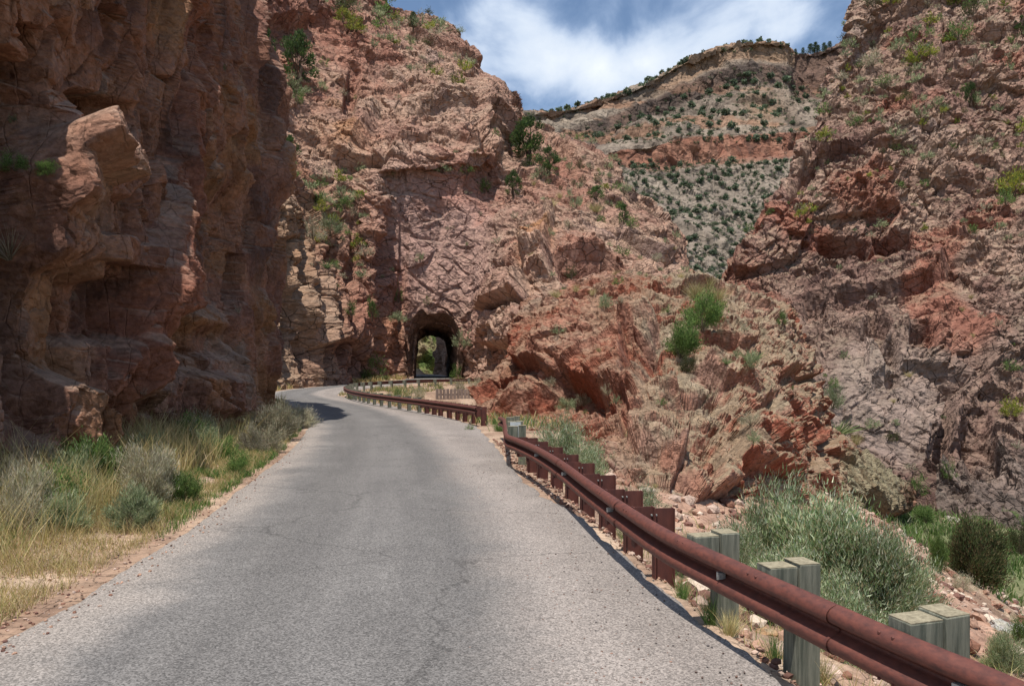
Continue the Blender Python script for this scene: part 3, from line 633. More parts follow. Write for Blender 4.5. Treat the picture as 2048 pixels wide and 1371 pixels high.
# --- outcrop beyond the near guardrail
oc = [(955, [(815, 44), (800, 42), (803, 41), (808, 40), (815, 39), (822, 38), (835, 37), (860, 36)]),
      (990, [(790, 46), (760, 44), (770, 42), (784, 40.5), (800, 39), (815, 38), (835, 37), (870, 34)]),
      (1040, [(730, 50), (700, 48), (715, 44), (745, 41), (775, 39), (800, 37), (830, 35), (880, 31)]),
      (1085, [(650, 52), (628, 49), (660, 44), (705, 40), (750, 38), (790, 37), (830, 34), (890, 28)]),
      (1150, [(600, 54), (584, 50), (620, 45), (670, 40), (735, 37), (795, 34.5), (850, 30), (955, 24)]),
      (1230, [(585, 54), (568, 50), (605, 45), (660, 40), (730, 35.5), (800, 31), (900, 23.5), (1010, 18)]),
      (1310, [(582, 54), (562, 50), (605, 44), (660, 39), (740, 33), (830, 27.5), (945, 20), (1080, 15.5)]),
      (1400, [(588, 55), (570, 50), (620, 44), (690, 38), (780, 31), (880, 25), (985, 19.5), (1090, 16)]),
      (1490, [(605, 55), (588, 50), (640, 44), (710, 38), (800, 32), (890, 27), (980, 23.5), (1110, 21)]),
      (1570, [(650, 56), (632, 50), (680, 45), (740, 40), (820, 35), (900, 31), (990, 28), (1120, 26)]),
      (1625, [(745, 56), (725, 50), (770, 46), (815, 41), (865, 37), (925, 34), (1000, 31.5), (1110, 30)]),
      (1658, [(870, 58), (845, 50), (870, 46), (895, 42), (925, 39), (960, 37), (1010, 35), (1090, 33)]),
      (1730, [(945, 58), (925, 51), (935, 48), (948, 45), (962, 42.5), (985, 41), (1025, 39.5), (1080, 37)]),
      (1800, [(985, 59), (965, 52), (972, 50), (982, 48), (995, 46), (1010, 45), (1040, 44), (1085, 43)]),
      (1816, [(1010, 64), (995, 58), (1000, 56), (1008, 54), (1018, 52), (1030, 51), (1050, 50), (1090, 50)]),
      (1800, [(1020, 80), (1010, 75), (1015, 73), (1020, 70), (1030, 68), (1040, 66), (1060, 64), (1095, 62)])]
G = [[(u, lst[r][0], lst[r][1]) for u, lst in oc] for r in range(8)]
def feat_o(u, v, P):
    d = 1.2 * boxf(u, v, 1175, 700, 120, 62, 12, .12) - .6 * boxf(u, v, 1190, 800, 120, 22, 28, .3)
    d = d - 1.4 * boxf(u, v, 1262, 720, 11, 36, 0, .3) - 1.5 * boxf(u, v, 1290, 705, 26, 12, 0, .3) + .8 * boxf(u, v, 1280, 655, 34, 22, 0, .2)
    d = d - .9 * boxf(u, v, 1250, 840, 12, 50, -14, .4) - .8 * boxf(u, v, 1275, 850, 10, 40, -10, .4)
    d = d - 1.1 * boxf(u, v, 1395, 790, 60, 16, 0, .4) - .9 * boxf(u, v, 1440, 1010, 30, 26, 20, .3) - .9 * boxf(u, v, 1390, 985, 26, 12, 10, .3)
    d = d + .9 * boxf(u, v, 1520, 905, 50, 40, 16, .15) + .8 * boxf(u, v, 1320, 900, 46, 26, 20, .15) + .6 * boxf(u, v, 1450, 940, 16, 34, 0, .2)
    d = d - 1.1 * boxf(u, v, 1600, 760, 34, 14, 10, .3) - 1.4 * boxf(u, v, 1645, 900, 8, 50, 0, .4) - .9 * boxf(u, v, 1535, 830, 10, 30, 0, .4) - .8 * boxf(u, v, 1575, 850, 8, 34, 0, .4)
    d = d - 2.2 * ss(v, 1015, 1060) * ss(u, 1500, 1700)
    return d
def col_o(u, v, P, n, ids, D):
    t = fbm(P, 4.5, 4, 11) * .75 + ids[1] * .22 + ids[2] * .12
    c = pal((t - .28) * 1.7, [lin(146, 84, 64), lin(178, 108, 82), lin(190, 126, 98), lin(196, 144, 120), lin(168, 126, 112)])
    k = (ss(fbm(P, 3, 4, 17), .48, .62) * .8)[:, None]; c = c * (1 - k) + k * lin(184, 92, 56)
    k = (boxf(u, v, 1560, 900, 120, 130, 0, .4) * ss(fbm(P, 2.5, 3, 18), .4, .58) * .7)[:, None]; c = c * (1 - k) + k * lin(186, 88, 54)
    up = ss(n[:, 2] * .8 + (fbm(P, .9, 4, 13) - .5) * 1.3 + .16, .3, .66); reg = .5 + .5 * ss(u, 1240, 1340)
    k = (up * reg * .62)[:, None]; c = c * (1 - k) + k * pal(fbm(P, .3, 3, 14), [lin(136, 138, 104), lin(172, 168, 134), lin(190, 180, 152)])
    k = (boxf(u, v, 1740, 970, 70, 60, 0, .3) * .7)[:, None]; c = c * (1 - k) + k * lin(158, 152, 116)
    return c * .92
specs = [(3.6, .7, .3, (1.4, 1, .9), RA), (1.35, .34, .22, (1.3, 1, .8), RA), (.52, .17, .13, (1.3, 1, .8), RB), (.24, .05, .04, S1, None)]
o = net('rock_outcrop', G, 1.35, specs, 63, col_o, ROCK_O, feat_o, rpx=.7, sat=.78, val=.68)
tag(o, 'low orange and lichen grey rock outcrop beyond the near guardrail', kind='structure')

# --- far mountain
mc = [(940, 250, 240, 620), (1040, 232, 234, 640), (1120, 226, 228, 660), (1200, 205, 208, 680), (1290, 172, 176, 700), (1370, 128, 132, 720), (1450, 98, 102, 740), (1520, 88, 92, 750), (1572, 94, 98, 760), (1590, 112, 116, 800), (1640, 108, 112, 820), (1690, 88, 92, 800), (1760, 40, 44, 790), (1900, 30, 30, 790)]
# rows as fractions between the rim and the foot (v = 640), with depths
G = []
fracs = [-.04, -.02, 0, .03, .06, .085, .17, .20, .30, .375, .395, .455, .475, .60, .75, 1.0]
deps = [1.2, 1.008, 1.0, .996, .991, .978, .962, .93, .82, .785, .78, .765, .735, .67, .60, .50]
# the lower band of cliff is level: fit it to rows of the picture
def vrow(u, top, f):
    cl = lambda x: np.interp(u, [940, 1180, 1300, 1420, 1580, 1900], x)
    key = [(0, top), (.085, top + cl([12, 26, 36, 42, 44, 44])), (.17, top + cl([24, 60, 75, 80, 82, 84])), (.375, cl([292, 306, 292, 276, 266, 262])), (.395, cl([294, 310, 294, 278, 268, 264])), (.455, cl([298, 332, 342, 330, 318, 312])), (.475, cl([300, 338, 349, 337, 324, 317])), (1, 640)]
    return float(np.interp(f, [k[0] for k in key], [k[1] for k in key])) if f >= 0 else (top + .8 if f > -.03 else top + 8)
for f, dp in zip(fracs, deps):
    G.append([(u, vrow(u, vt, f), Yd * dp) for (u, vt, _, Yd) in mc])
def feat_m(u, v, P):
    return 0
def rim_t(u, v):
    top = np.interp(u, [m_[0] for m_ in mc], [m_[1] for m_ in mc]); return v - top
def col_m(u, v, P, n, ids, D):
    cl = lambda x: np.interp(u, [940, 1180, 1300, 1420, 1580, 1900], x)
    t = fbm(P, 60, 4, 81) * .6 + ids[1] * .2 + ids[2] * .2
    c = pal((t - .25) * 1.6, [lin(134, 118, 104), lin(168, 150, 134), lin(190, 172, 154), lin(200, 180, 158)])
    rt = rim_t(u, v); nz = (fbm(P, 40, 3, 83) - .5) * 14
    k = (1 - ss(rt + nz, 26, 36)) * ss(u, 1250, 1400) * .9; k = k[:, None]; c = c * (1 - k) + k * pal(t, [lin(160, 122, 92), lin(190, 152, 120), lin(180, 140, 112)])
    k = ss(rt + nz, 30, 40) * (1 - ss(rt + nz, 70, 84)) * ss(u, 1080, 1200) * .85; k = k[:, None]; c = c * (1 - k) + k * pal(fbm(P * [1, 1, .3], 12, 4, 90) * 1.6 - .3, [lin(74, 62, 60), lin(108, 86, 78), lin(146, 110, 92)])
    k = ((u > 1588) * (rt < 90) * .9)[:, None]; c = c * (1 - k) + k * pal(fbm(P * [1, 1, .2], 9, 4, 89) * 1.6 - .3, [lin(112, 88, 80), lin(152, 118, 102), lin(132, 104, 92)])
    a = cl([294, 310, 294, 278, 268, 264]); b = cl([298, 332, 342, 330, 318, 312])
    band = ss(v, a - 3, a) * (1 - ss(v, b, b + 5)) * ss(u, 1180, 1200); c = c * (1 - band[:, None] * .95) + band[:, None] * .95 * pal(fbm(P * [1, 1, .15], 9, 4, 88) * 1.6 - .3, [lin(92, 66, 58), lin(176, 112, 86), lin(200, 140, 112), lin(170, 104, 78)])
    k = (ss(v, 150, 200) * (1 - ss(v, 270, 290)) * ss(fbm(P * [1, 1, 3], 40, 4, 85), .54, .62) * .7)[:, None]; c = c * (1 - k) + k * lin(190, 138, 104)
    k = (gauss(u, v, 1530, 215, 45, 30) * .7)[:, None]; c = c * (1 - k) + k * lin(196, 152, 112)
    k = (ss(v, 320, 360) * .6)[:, None]; c = c * (1 - k) + k * pal(t, [lin(146, 130, 118), lin(178, 162, 148), lin(200, 184, 168)])
    return c * .9
specs = [(60, 5, .5, (1, 1, 1.4), None), (20, 2.2, 1.0, (.7, .7, 1.5), None), (8, 1.1, .5, S1, None), (4, .6, .3, S1, None)]
o = net('mountain', G, 1.6, specs, 83, col_m, ROCK_M, feat_m, val=.54, sat=.85)
tag(o, 'far mesa mountain with a level red cliff band and tree dotted slopes', kind='structure')
# ------------------------------------------------------------------ vegetation
def rv(n): 
    a = rng.normal(size=(n, 3)); return a / (np.linalg.norm(a, axis=1, keepdims=True) + 1e-9)
def leaves(base, d, ln, wd, col, bend=0.0, seg=1):
    """flat blades: base (N,3), unit direction d, length and width arrays; returns vertices, quads, colours"""
    n = len(base); ln = np.broadcast_to(ln, n)[:, None]; wd = np.broadcast_to(wd, n)[:, None]
    s = np.cross(d, rv(n)); s /= np.linalg.norm(s, axis=1, keepdims=True) + 1e-9
    bd = rv(n); bd[:, 2] = -np.abs(bd[:, 2]) * .6
    rings = []
    for k in range(seg + 1):
        t = k / seg; c = base + d * ln * t + bd * ln * bend * t * t; w = wd * (1 - t) ** .6 * .5 + wd * .06
        rings += [c - s * w, c + s * w]
    V = np.stack(rings, 1).reshape(-1, 3); m = 2 * (seg + 1); o = (np.arange(n) * m)[:, None]
    Fc = np.concatenate([o + np.array([2 * k, 2 * k + 1, 2 * k + 3, 2 * k + 2]) for k in range(seg)], 0)
    return V, Fc, np.repeat(col, m, 0)
def join(parts):
    V = []; Fc = []; C = []; o = 0
    for v, f, c in parts: V.append(v); Fc.append(f + o); C.append(c); o += len(v)
    return np.concatenate(V), np.concatenate(Fc), np.concatenate(C)
def jit(c, n, a=.22):
    c = np.asarray(c, np.float32).reshape(-1, 3); c = c[rng.integers(0, len(c), n)]
    return c * (1 + (rng.random((n, 1)) - .5) * 2 * a) * (1 + (rng.random((n, 3)) - .5) * .16)
def sticks(n, spread, h, r, colr, up=.9, seg=3):   # woody stems from the foot outwards, as thin square rods
    parts = []
    d = rv(n); d[:, 2] = np.abs(d[:, 2]) + up; d[:, :2] *= spread; d /= np.linalg.norm(d, axis=1, keepdims=True)
    L_ = h * (.6 + .5 * rng.random(n)); b = np.zeros((n, 3)); b[:, :2] = rng.normal(size=(n, 2)) * .03 * h
    for a in (0, 1): parts.append(leaves(b, d, L_, r, jit(colr, n), .12, seg))
    return join(parts)
GREENS = [lin(78, 98, 46), lin(98, 118, 58), lin(62, 82, 42)]
def bush_data(kind, n, seed):
    """unit-height plant standing at the origin"""
    global rng
    rng = np.random.default_rng(seed)
    if kind == 'juniper':
        K = 26; cc_ = rng.random((K, 3)); th = cc_[:, 0] * 6.28; zc = .12 + .8 * cc_[:, 1]; rr = .34 * np.sin(np.clip(zc * 1.05 + .08, 0, 1) * math.pi) ** .55 * (.45 + .6 * cc_[:, 2])
        ctr = np.stack([np.cos(th) * rr, np.sin(th) * rr, zc], 1); w = .085 + .05 * rng.random(K)
        i = rng.integers(0, K, n); p = ctr[i] + rv(n) * (w[i] * rng.random(n) ** .4)[:, None]
        d = (p - np.array([0, 0, .3])); d[:, 2] += .25; d = d / np.linalg.norm(d, axis=1, keepdims=True) + rv(n) * .6; d /= np.linalg.norm(d, axis=1, keepdims=True)
        cl = jit([lin(58, 76, 44), lin(72, 92, 50), lin(90, 108, 60)], n) * (0.8 + .4 * rng.random((K, 1)))[i]
        f_ = (900 / n) ** .4
        return join([leaves(p, d, .065 * max(f_, .7), .036 * f_, cl), sticks(6, .5, .8, .03, [lin(90, 76, 62)], 1.5, 2)])
    if kind == 'farjuniper':
        p = rv(n) * (.42 * rng.random(n) ** .35)[:, None] * [1, 1, 1.15]; p[:, 2] += .5
        d = rv(n); return join([leaves(p, d, .26, .24, jit([lin(92, 106, 84), lin(112, 124, 98), lin(78, 92, 70)], n)), sticks(3, .3, .5, .08, [lin(80, 70, 60)], 1.5, 1)])
    if kind in ('green', 'sage', 'grey', 'yellow', 'willow', 'dark'):
        P_ = {'green': ([lin(98, 122, 64), lin(124, 148, 82), lin(78, 100, 52)], .5, .07, .024), 'sage': ([lin(140, 150, 112), lin(166, 172, 134), lin(112, 124, 88)], .5, .11, .018),
              'grey': ([lin(168, 162, 134), lin(194, 186, 160), lin(136, 130, 104)], .55, .10, .014), 'yellow': ([lin(138, 142, 60), lin(160, 158, 72), lin(104, 118, 54)], .5, .08, .032),
              'willow': ([lin(132, 150, 106), lin(170, 182, 142), lin(200, 204, 172), lin(96, 116, 74), lin(150, 140, 106)], .48, .064, .0145), 'dark': ([lin(66, 78, 46), lin(84, 92, 56), lin(100, 88, 62)], .42, .06, .022)}[kind]
        K = 34 if n > 1000 else 20; th = rng.random(K) * 6.28; ph = rng.random(K); rad = P_[1] * (.35 + .65 * rng.random(K) ** .6)
        ctr = np.stack([np.cos(th) * rad * np.sqrt(1 - ph * ph * .8), np.sin(th) * rad * np.sqrt(1 - ph * ph * .8), .12 + .72 * ph * (.7 + .3 * rng.random(K))], 1)
        i = rng.integers(0, K, n); t_ = rng.random(n)
        # twigs run from the foot through the clump centre
        foot = np.zeros((n, 3)); tip = ctr[i] * (1.1 + .18 * rng.random(n))[:, None]; u_ = .45 + .55 * t_ ** .6
        p = foot + (tip - foot) * u_[:, None] + rng.normal(size=(n, 3)) * (.045 + .03 * t_)[:, None]
        p[:, 2] = np.abs(p[:, 2])
        d = ctr[i] / (np.linalg.norm(ctr[i], axis=1, keepdims=True)) + np.array([0, 0, .35]) + rv(n) * (.75 if kind != 'green' else .95); d /= np.linalg.norm(d, axis=1, keepdims=True)
        k = (500 / n) ** .35 if n < 3000 else .55
        cl = jit(P_[0], n, .2) * (0.82 + .36 * rng.random((K, 1)))[i]
        k2 = max((900 / n) ** .3, .62)
        return join([leaves(p, d, P_[2] * max(k2, .8) * (.7 + .6 * rng.random(n)), P_[3] * 1.25 * k2 * k2 ** .4, cl, .1, 1), sticks(14 if n < 3000 else 40, P_[1] * 1.3, .7, .018 if n < 3000 else .008, [lin(104, 92, 76), lin(132, 120, 100)], .8, 2)])
    if kind == 'twigs':
        return sticks(n, 1.1, 1.0, .012, [lin(150, 140, 124), lin(176, 166, 148), lin(120, 108, 92)], .5)
    if kind in ('drygrass', 'greengrass', 'yucca'):
        cs = {'drygrass': [lin(190, 172, 124), lin(208, 194, 150), lin(160, 140, 96), lin(150, 150, 96)], 'greengrass': [lin(100, 130, 66), lin(126, 152, 86), lin(86, 112, 58)], 'yucca': [lin(110, 124, 82), lin(142, 152, 104)]}[kind]
        b = rng.normal(size=(n, 3)) * (.10 if kind != 'yucca' else .02); b[:, 2] = 0; d = rv(n) * (.42 if kind != 'yucca' else 1.0); d[:, 2] = np.abs(d[:, 2]) * .4 + (.9 if kind != 'yucca' else .35); d[:, :2] += b[:, :2] * 2
        d /= np.linalg.norm(d, axis=1, keepdims=True)
        return leaves(b, d, (.55 + .5 * rng.random(n)), (.012 if kind != 'yucca' else .035) * (200 / n) ** .3, jit(cs, n), .28 if kind != 'yucca' else .05, 3)
_lib = {}
def proto(kind, n, var):
    k = (kind, n, var)
    if k not in _lib:
        V, Fc, C = bush_data(kind, n, 100 + var * 17 + n % 97 + len(kind) * 5)
        me = mk(kind, V, Fc, LEAF if kind not in ('twigs', 'drygrass') else DRY, np.clip(C, .01, .9)); d = me.data; bpy.data.objects.remove(me); _lib[k] = d
    return _lib[k]
NAMES = {'juniper': 'juniper', 'farjuniper': 'juniper_tree', 'green': 'green_shrub', 'sage': 'sagebrush', 'grey': 'grey_shrub', 'yellow': 'rabbitbrush', 'willow': 'willow_shrub', 'dark': 'dark_shrub', 'twigs': 'bare_bush', 'drygrass': 'dry_grass_clump', 'greengrass': 'green_grass_clump', 'yucca': 'yucca'}
CATS = {'juniper': 'tree', 'drygrass': 'grass clump', 'greengrass': 'grass clump', 'yucca': 'yucca'}
prnd = random.Random(5)
def plant(kind, p, h, w=1.0, n=500, label=None, group=None, tilt=0.1, var=None, sink=.04):
    """h = height in metres, w = width relative to the prototype"""
    me = proto(kind, n, prnd.randrange(4) if var is None else var)
    o = bpy.data.objects.new(NAMES[kind], me); COL.objects.link(o)
    o.location = (float(p[0]), float(p[1]), float(p[2]) - sink * h); o.scale = (h * w, h * w, h)
    o.rotation_euler = (prnd.uniform(-tilt, tilt), prnd.uniform(-tilt, tilt), prnd.uniform(0, 6.28))
    return tag(o, label, CATS.get(kind, 'shrub'), group)

def trunk_mesh(name, h, r, seed, limbs=5):
    random.seed(seed); mb = MB(); pts = [(0, 0, -.1 * h)]; x = y = 0
    for k in range(1, 6): x += random.uniform(-.05, .05) * h; y += random.uniform(-.05, .05) * h; pts.append((x, y, k / 6 * h))
    mb.tube(pts, [r * (1 - .15 * k) for k in range(6)], 8)
    for k in range(limbs):
        b = np.array(pts[2 + k % 4]); a = random.uniform(0, 6.28); e = b + np.array([math.cos(a) * .28, math.sin(a) * .28, .2]) * h
        mb.tube([b, (b + e) / 2 + [0, 0, .02 * h], e], [r * .4, r * .28, r * .12], 6)
    me_o = mb.build(name, BARK); m_ = me_o.data; bpy.data.objects.remove(me_o); return m_
TRK = trunk_mesh('trunk', 1.0, .045, 3)
def tree(kind, p, h, w, n, label, group=None, name='juniper'):
    r = empty(name, (float(p[0]), float(p[1]), float(p[2]) - .03 * h), prnd.uniform(0, 6.28)); tag(r, label, 'tree', group)
    c = bpy.data.objects.new('crown', proto(kind, n, prnd.randrange(4))); COL.objects.link(c); c.parent = r; c.scale = (h * w, h * w, h)
    t_ = bpy.data.objects.new('trunk', TRK); COL.objects.link(t_); t_.parent = r; t_.scale = (h, h, h * .75)
    return r
def pine_data():
    global rng
    rng = np.random.default_rng(77); ps = []
    for k in range(9):
        z = .22 + k * .085; m_ = 6
        for a in range(m_):
            th = 6.28 * a / m_ + k * .9 + rng.random() * .4; R_ = (.30 - .024 * k) * (.7 + .5 * rng.random()); n = 26
            t_ = rng.random(n) ** .7; c = np.stack([np.cos(th) * R_ * t_, np.sin(th) * R_ * t_, z + .05 * t_ + 0 * t_], 1) + rng.normal(size=(n, 3)) * .018
            ps.append(leaves(c, rv(n), .06, .02, jit([lin(58, 74, 46), lin(74, 90, 56)], n)))
    return join(ps)
V, Fc, C = pine_data(); _o = mk('pine', V, Fc, LEAF, C); _lib[('pine', 0, 0)] = _o.data; bpy.data.objects.remove(_o)
for v_ in (1, 2, 3): _lib[('pine', 0, v_)] = _lib[('pine', 0, 0)]

def pxh(p, px): return px / F * p[1]      # metres that span px pixels at the distance of p
# ---- named trees and shrubs of the tunnel cliff: (kind, u, v of foot, height px, width factor, label)
TC = 'tunnel_cliff'
for kd, u, v, hp, w, n, lb in [
    ('juniper', 601, 160, 88, .85, 2600, 'tall olive green juniper on the upper left of the tunnel cliff'),
    ('juniper', 546, 110, 46, .6, 900, 'slim juniper beside the upper edge of the shaded wall'),
    ('juniper', 585, 312, 42, .95, 1500, 'upright dark juniper on the crag left of the overhang'),
    ('juniper', 1062, 312, 72, 1.15, 2600, 'wide open crowned juniper on the saddle right of the high crag'),
    ('juniper', 1098, 338, 46, 1.0, 1500, 'rounded juniper just below the saddle tree'),
    ('juniper', 1026, 392, 46, .8, 1200, 'lone juniper at the right end of the overhang ledge'),
    ('juniper', 1246, 440, 34, .8, 900, 'small juniper high on the right ridge of the tunnel cliff'),
    ('juniper', 1196, 392, 24, 1.7, 900, 'low spreading juniper on the ridge edge above the talus slope')]:
    p = on(TC, u, v); tree(kd, p, pxh(p, hp * 1.2), w * 1.1, n, lb)
p = on(TC, 813, 60, 14); r = tree('pine', p, pxh(p, 40), 1.0, 0, 'single young pine standing on the skyline above the tunnel cliff', None, 'pine_tree')
for kd, u, v, hp, w, n, lb in [
    ('sage', 594, 186, 34, 1.1, 900, 'bluish sagebrush at the foot of the tall juniper'), ('sage', 568, 192, 26, 1.0, 600, 'low sagebrush left of the bluish one under the tall juniper'),
    ('green', 548, 168, 22, 1.0, 500, 'small green shrub against the edge of the shaded wall'), ('sage', 650, 176, 20, 1.1, 500, 'round grey green shrub right of the tall juniper'),
    ('green', 603, 206, 26, .7, 500, 'thin green shrub below the bluish sagebrush'), ('green', 584, 350, 30, .9, 700, 'green shrub on the crag just below the upright juniper'),
    ('dark', 700, 24, 34, 1.2, 700, 'dark skyline shrub at the top left of the tunnel cliff'), ('yellow', 690, 40, 22, 1.3, 600, 'yellow green shrub below the dark skyline shrub'),
    ('yellow', 716, 56, 24, 1.3, 600, 'bright yellowish shrub on the upper slope of the tunnel cliff'), ('sage', 765, 36, 20, 1.3, 500, 'pale sagebrush on the skyline left of the young pine'),
    ('green', 940, 352, 18, 1.4, 500, 'flat green shrub in the middle of the overhang ledge'), ('sage', 884, 346, 16, 1.6, 500, 'grey green shrub on the left of the overhang ledge'),
    ('green', 976, 380, 30, .7, 600, 'slim green shrub hanging below the overhang ledge'), ('sage', 1155, 410, 26, .8, 500, 'grey sagebrush on the ridge flank beneath the spreading juniper'),
    ('green', 1262, 452, 22, 1.0, 500, 'green shrub next to the small ridge juniper'), ('yellow', 1215, 372, 12, 1.2, 300, 'tiny yellow green shrub on the ridge crest'),
    ('dark', 1145, 550, 26, .9, 600, 'dark green shrub right of the orange block'), ('sage', 1108, 470, 14, .9, 300, 'little shrub above the orange block'),
    ('green', 853, 612, 20, .8, 500, 'small green shrub centred above the tunnel mouth'), ('sage', 840, 524, 18, .8, 400, 'small grey shrub on the smooth slab above the tunnel'),
    ('green', 751, 642, 44, .42, 900, 'narrow bright green shrub in the cleft left of the tunnel'), ('green', 706, 632, 26, .8, 600, 'green shrub on the crag left of the cleft'),
    ('green', 797, 604, 42, .4, 700, 'tall thin shrub beside the slab edge up left of the tunnel'), ('sage', 798, 652, 22, 1.1, 500, 'grey green shrub at the upper left corner of the tunnel mouth'),
    ('sage', 926, 690, 34, .9, 900, 'grey green shrub on the right shoulder of the tunnel mouth'), ('green', 742, 762, 48, .85, 1500, 'tall green bush at the cliff foot left of the tunnel'),
    ('green', 912, 758, 28, .7, 900, 'green bush at the right foot of the tunnel mouth'), ('yucca', 655, 530, 20, .9, 60, 'spiky yucca on the crag left of the tunnel'),
    ('sage', 662, 470, 38, .9, 900, 'large grey sagebrush in the gully left of the slab'), ('grey', 628, 470, 44, .7, 900, 'tall grey shrub along the left side of the gully'),
    ('yellow', 650, 418, 22, 1.0, 600, 'yellowish bush halfway up the gully'), ('green', 686, 412, 24, 1.0, 600, 'fresh green bush on the right side of the gully'), ('yellow', 668, 440, 18, 1.2, 500, 'small yellow tipped bush below the fresh green one')]:
    p = on(TC, u, v); plant(kd, p, pxh(p, hp * 1.3), w * 1.05, n, lb)
def scatter(surf, n, region, hs, kinds, label, group, seed, cat=None, wr=(.8, 1.5), dens=None, nl=260, mind=0):
    r_ = np.random.default_rng(seed); pu, pv, Q, nn_ = SURF[surf]; m = region(pu, pv) & (nn_[:, 2] > .12)
    ii = np.where(m)[0]; ii = r_.permutation(ii); got = []
    for i in ii:
        if len(got) >= n: break
        if got and mind and min((pu[i] - a) ** 2 + (pv[i] - b) ** 2 for a, b in got) < mind * mind: continue
        q = on(surf, pu[i], pv[i], 3.0)
        if np.linalg.norm(q - Q[i]) > max(.02 * Q[i, 1], .6): continue
        got.append((pu[i], pv[i])); kd = kinds[r_.integers(len(kinds))]; hp = hs[0] + (hs[1] - hs[0]) * r_.random() ** 1.6
        plant(kd, Q[i], pxh(Q[i], hp * 1.25), r_.uniform(*wr), nl, label[kd] if isinstance(label, dict) else label, group)
    return got
L1 = {'sage': 'small grey green shrub dotted on the sunlit tunnel cliff', 'green': 'small leafy green shrub dotted on the sunlit tunnel cliff', 'grey': 'small dry grey bush dotted on the sunlit tunnel cliff', 'yellow': 'small yellow green bush dotted on the sunlit tunnel cliff', 'dark': 'small dark shrub dotted on the sunlit tunnel cliff', 'drygrass': 'pale dry grass clump dotted on the sunlit tunnel cliff'}
G1 = 'small plants dotted over the tunnel cliff'
scatter(TC, 46, lambda u, v: (u > 640) & (u < 950) & (v < 30 + (u - 640) * .62) & (v > -20), (10, 26), ['sage', 'sage', 'green', 'dark', 'grey', 'yellow'], L1, G1, 1, mind=10)
scatter(TC, 40, lambda u, v: (u > 600 + (v - 330) * .25) & (u < 720 + (v - 330) * .1) & (v > 335) & (v < 560), (9, 26), ['sage', 'grey', 'sage', 'green', 'yellow'], L1, G1, 2, mind=9)
scatter(TC, 46, lambda u, v: (u > 1020) & (u < 1380) & (v < 600) & (v > 250), (8, 20), ['sage', 'sage', 'green', 'grey', 'drygrass'], L1, G1, 3, mind=16)
scatter(TC, 26, lambda u, v: (u > 545) & (u < 1000) & (v > 60) & (v < 620), (6, 16), ['sage', 'green', 'grey'], L1, G1, 4, mind=20)
scatter(TC, 26, lambda u, v: (u > 1030) & (u < 1260) & (v > 280 + (u - 1030) * .4) & (v < 345 + (u - 1030) * .5), (10, 24), ['sage', 'dark', 'green'], L1, G1, 5, mind=11)

# ---- canyon wall plants
RW = 'canyon_wall'
for kd, u, v, hp, w, n, lb in [
    ('juniper', 1945, 205, 44, .8, 1200, 'dark juniper on the upper middle of the right canyon wall'), ('juniper', 2036, 62, 36, 1.1, 1000, 'juniper at the top right corner of the canyon wall')]:
    p = on(RW, u, v); tree(kd, p, pxh(p, hp), w, n, lb)
for kd, u, v, hp, w, n, lb in [
    ('dark', 1745, 12, 30, 1.0, 700, 'dark shrub on the upper left skyline of the canyon wall'), ('grey', 1748, 125, 32, .9, 700, 'twiggy grey bush near the upper left edge of the canyon wall'),
    ('sage', 1795, 104, 26, .9, 700, 'grey green bush on the upper ledge of the canyon wall'), ('yellow', 1828, 126, 32, 1.3, 900, 'wide yellow green bush on the upper ledge of the canyon wall'), ('yellow', 1852, 112, 18, 1.3, 500, 'small yellow green bush right of the wide one'),
    ('green', 1920, 70, 40, 1.0, 800, 'green bush high in the streak of shrubs on the canyon wall'), ('dark', 1938, 30, 40, .8, 800, 'dark bush at the top of the streak of shrubs on the canyon wall'),
    ('yellow', 2022, 385, 46, 1.0, 1200, 'bright yellow green bush at the right side of the canyon wall'), ('green', 2005, 405, 30, .9, 700, 'green bush left of the bright one on the canyon wall'),
    ('yellow', 1890, 226, 12, 1.0, 300, 'small golden bush in the middle of the canyon wall'), ('green', 1708, 244, 20, 1.1, 500, 'green bush on the left middle of the canyon wall'),
    ('green', 1760, 170, 26, .9, 600, 'leafy bush under the upper ledge of the canyon wall'), ('dark', 1822, 195, 22, 1.0, 500, 'dark bush in the upper middle of the canyon wall'),
    ('yellow', 1598, 425, 18, .9, 400, 'yellow green bush near the left edge of the canyon wall'), ('yellow', 2022, 826, 32, 1.0, 1200, 'yellow green bush low at the right side of the canyon wall'),
    ('green', 2030, 745, 22, 1.1, 700, 'green bush above the low yellow green one'), ('green', 1568, 650, 36, .6, 900, 'green bush in the notch behind the outcrop'),
    ('yucca', 1676, 868, 46, .9, 90, 'large spiky yucca right of the rock outcrop'), ('sage', 1664, 812, 44, .7, 1500, 'grey green bush above the large yucca'), ('green', 1668, 772, 22, .8, 700, 'fresh green bush above the grey green one'),
    ('green', 1828, 986, 40, .6, 1300, 'bright green bush at the foot of the canyon wall'), ('drygrass', 1716, 880, 26, .9, 200, 'dry grass clump right of the large yucca'), ('sage', 1745, 855, 18, 1.3, 700, 'low grey green bush on the pale lower slab'),
    ('dark', 1784, 880, 20, 1.4, 700, 'low dark bush on the pale lower slab'), ('green', 1890, 960, 36, .6, 900, 'slender green bush in the shaded cleft')]:
    p = on(RW, u, v); plant(kd, p, pxh(p, hp * 1.3), w * 1.05, n, lb)
L2 = {k: a.replace('sunlit tunnel cliff', 'right canyon wall') for k, a in L1.items()}
G2 = 'small plants dotted over the canyon wall'
scatter(RW, 150, lambda u, v: (u > 1580) & (v < 330), (9, 24), ['sage', 'sage', 'green', 'grey', 'dark', 'yellow'], L2, G2, 11, mind=14)
scatter(RW, 50, lambda u, v: (u > 1500) & (v >= 330) & (v < 480), (7, 20), ['sage', 'green', 'grey', 'yellow'], L2, G2, 12, mind=18)
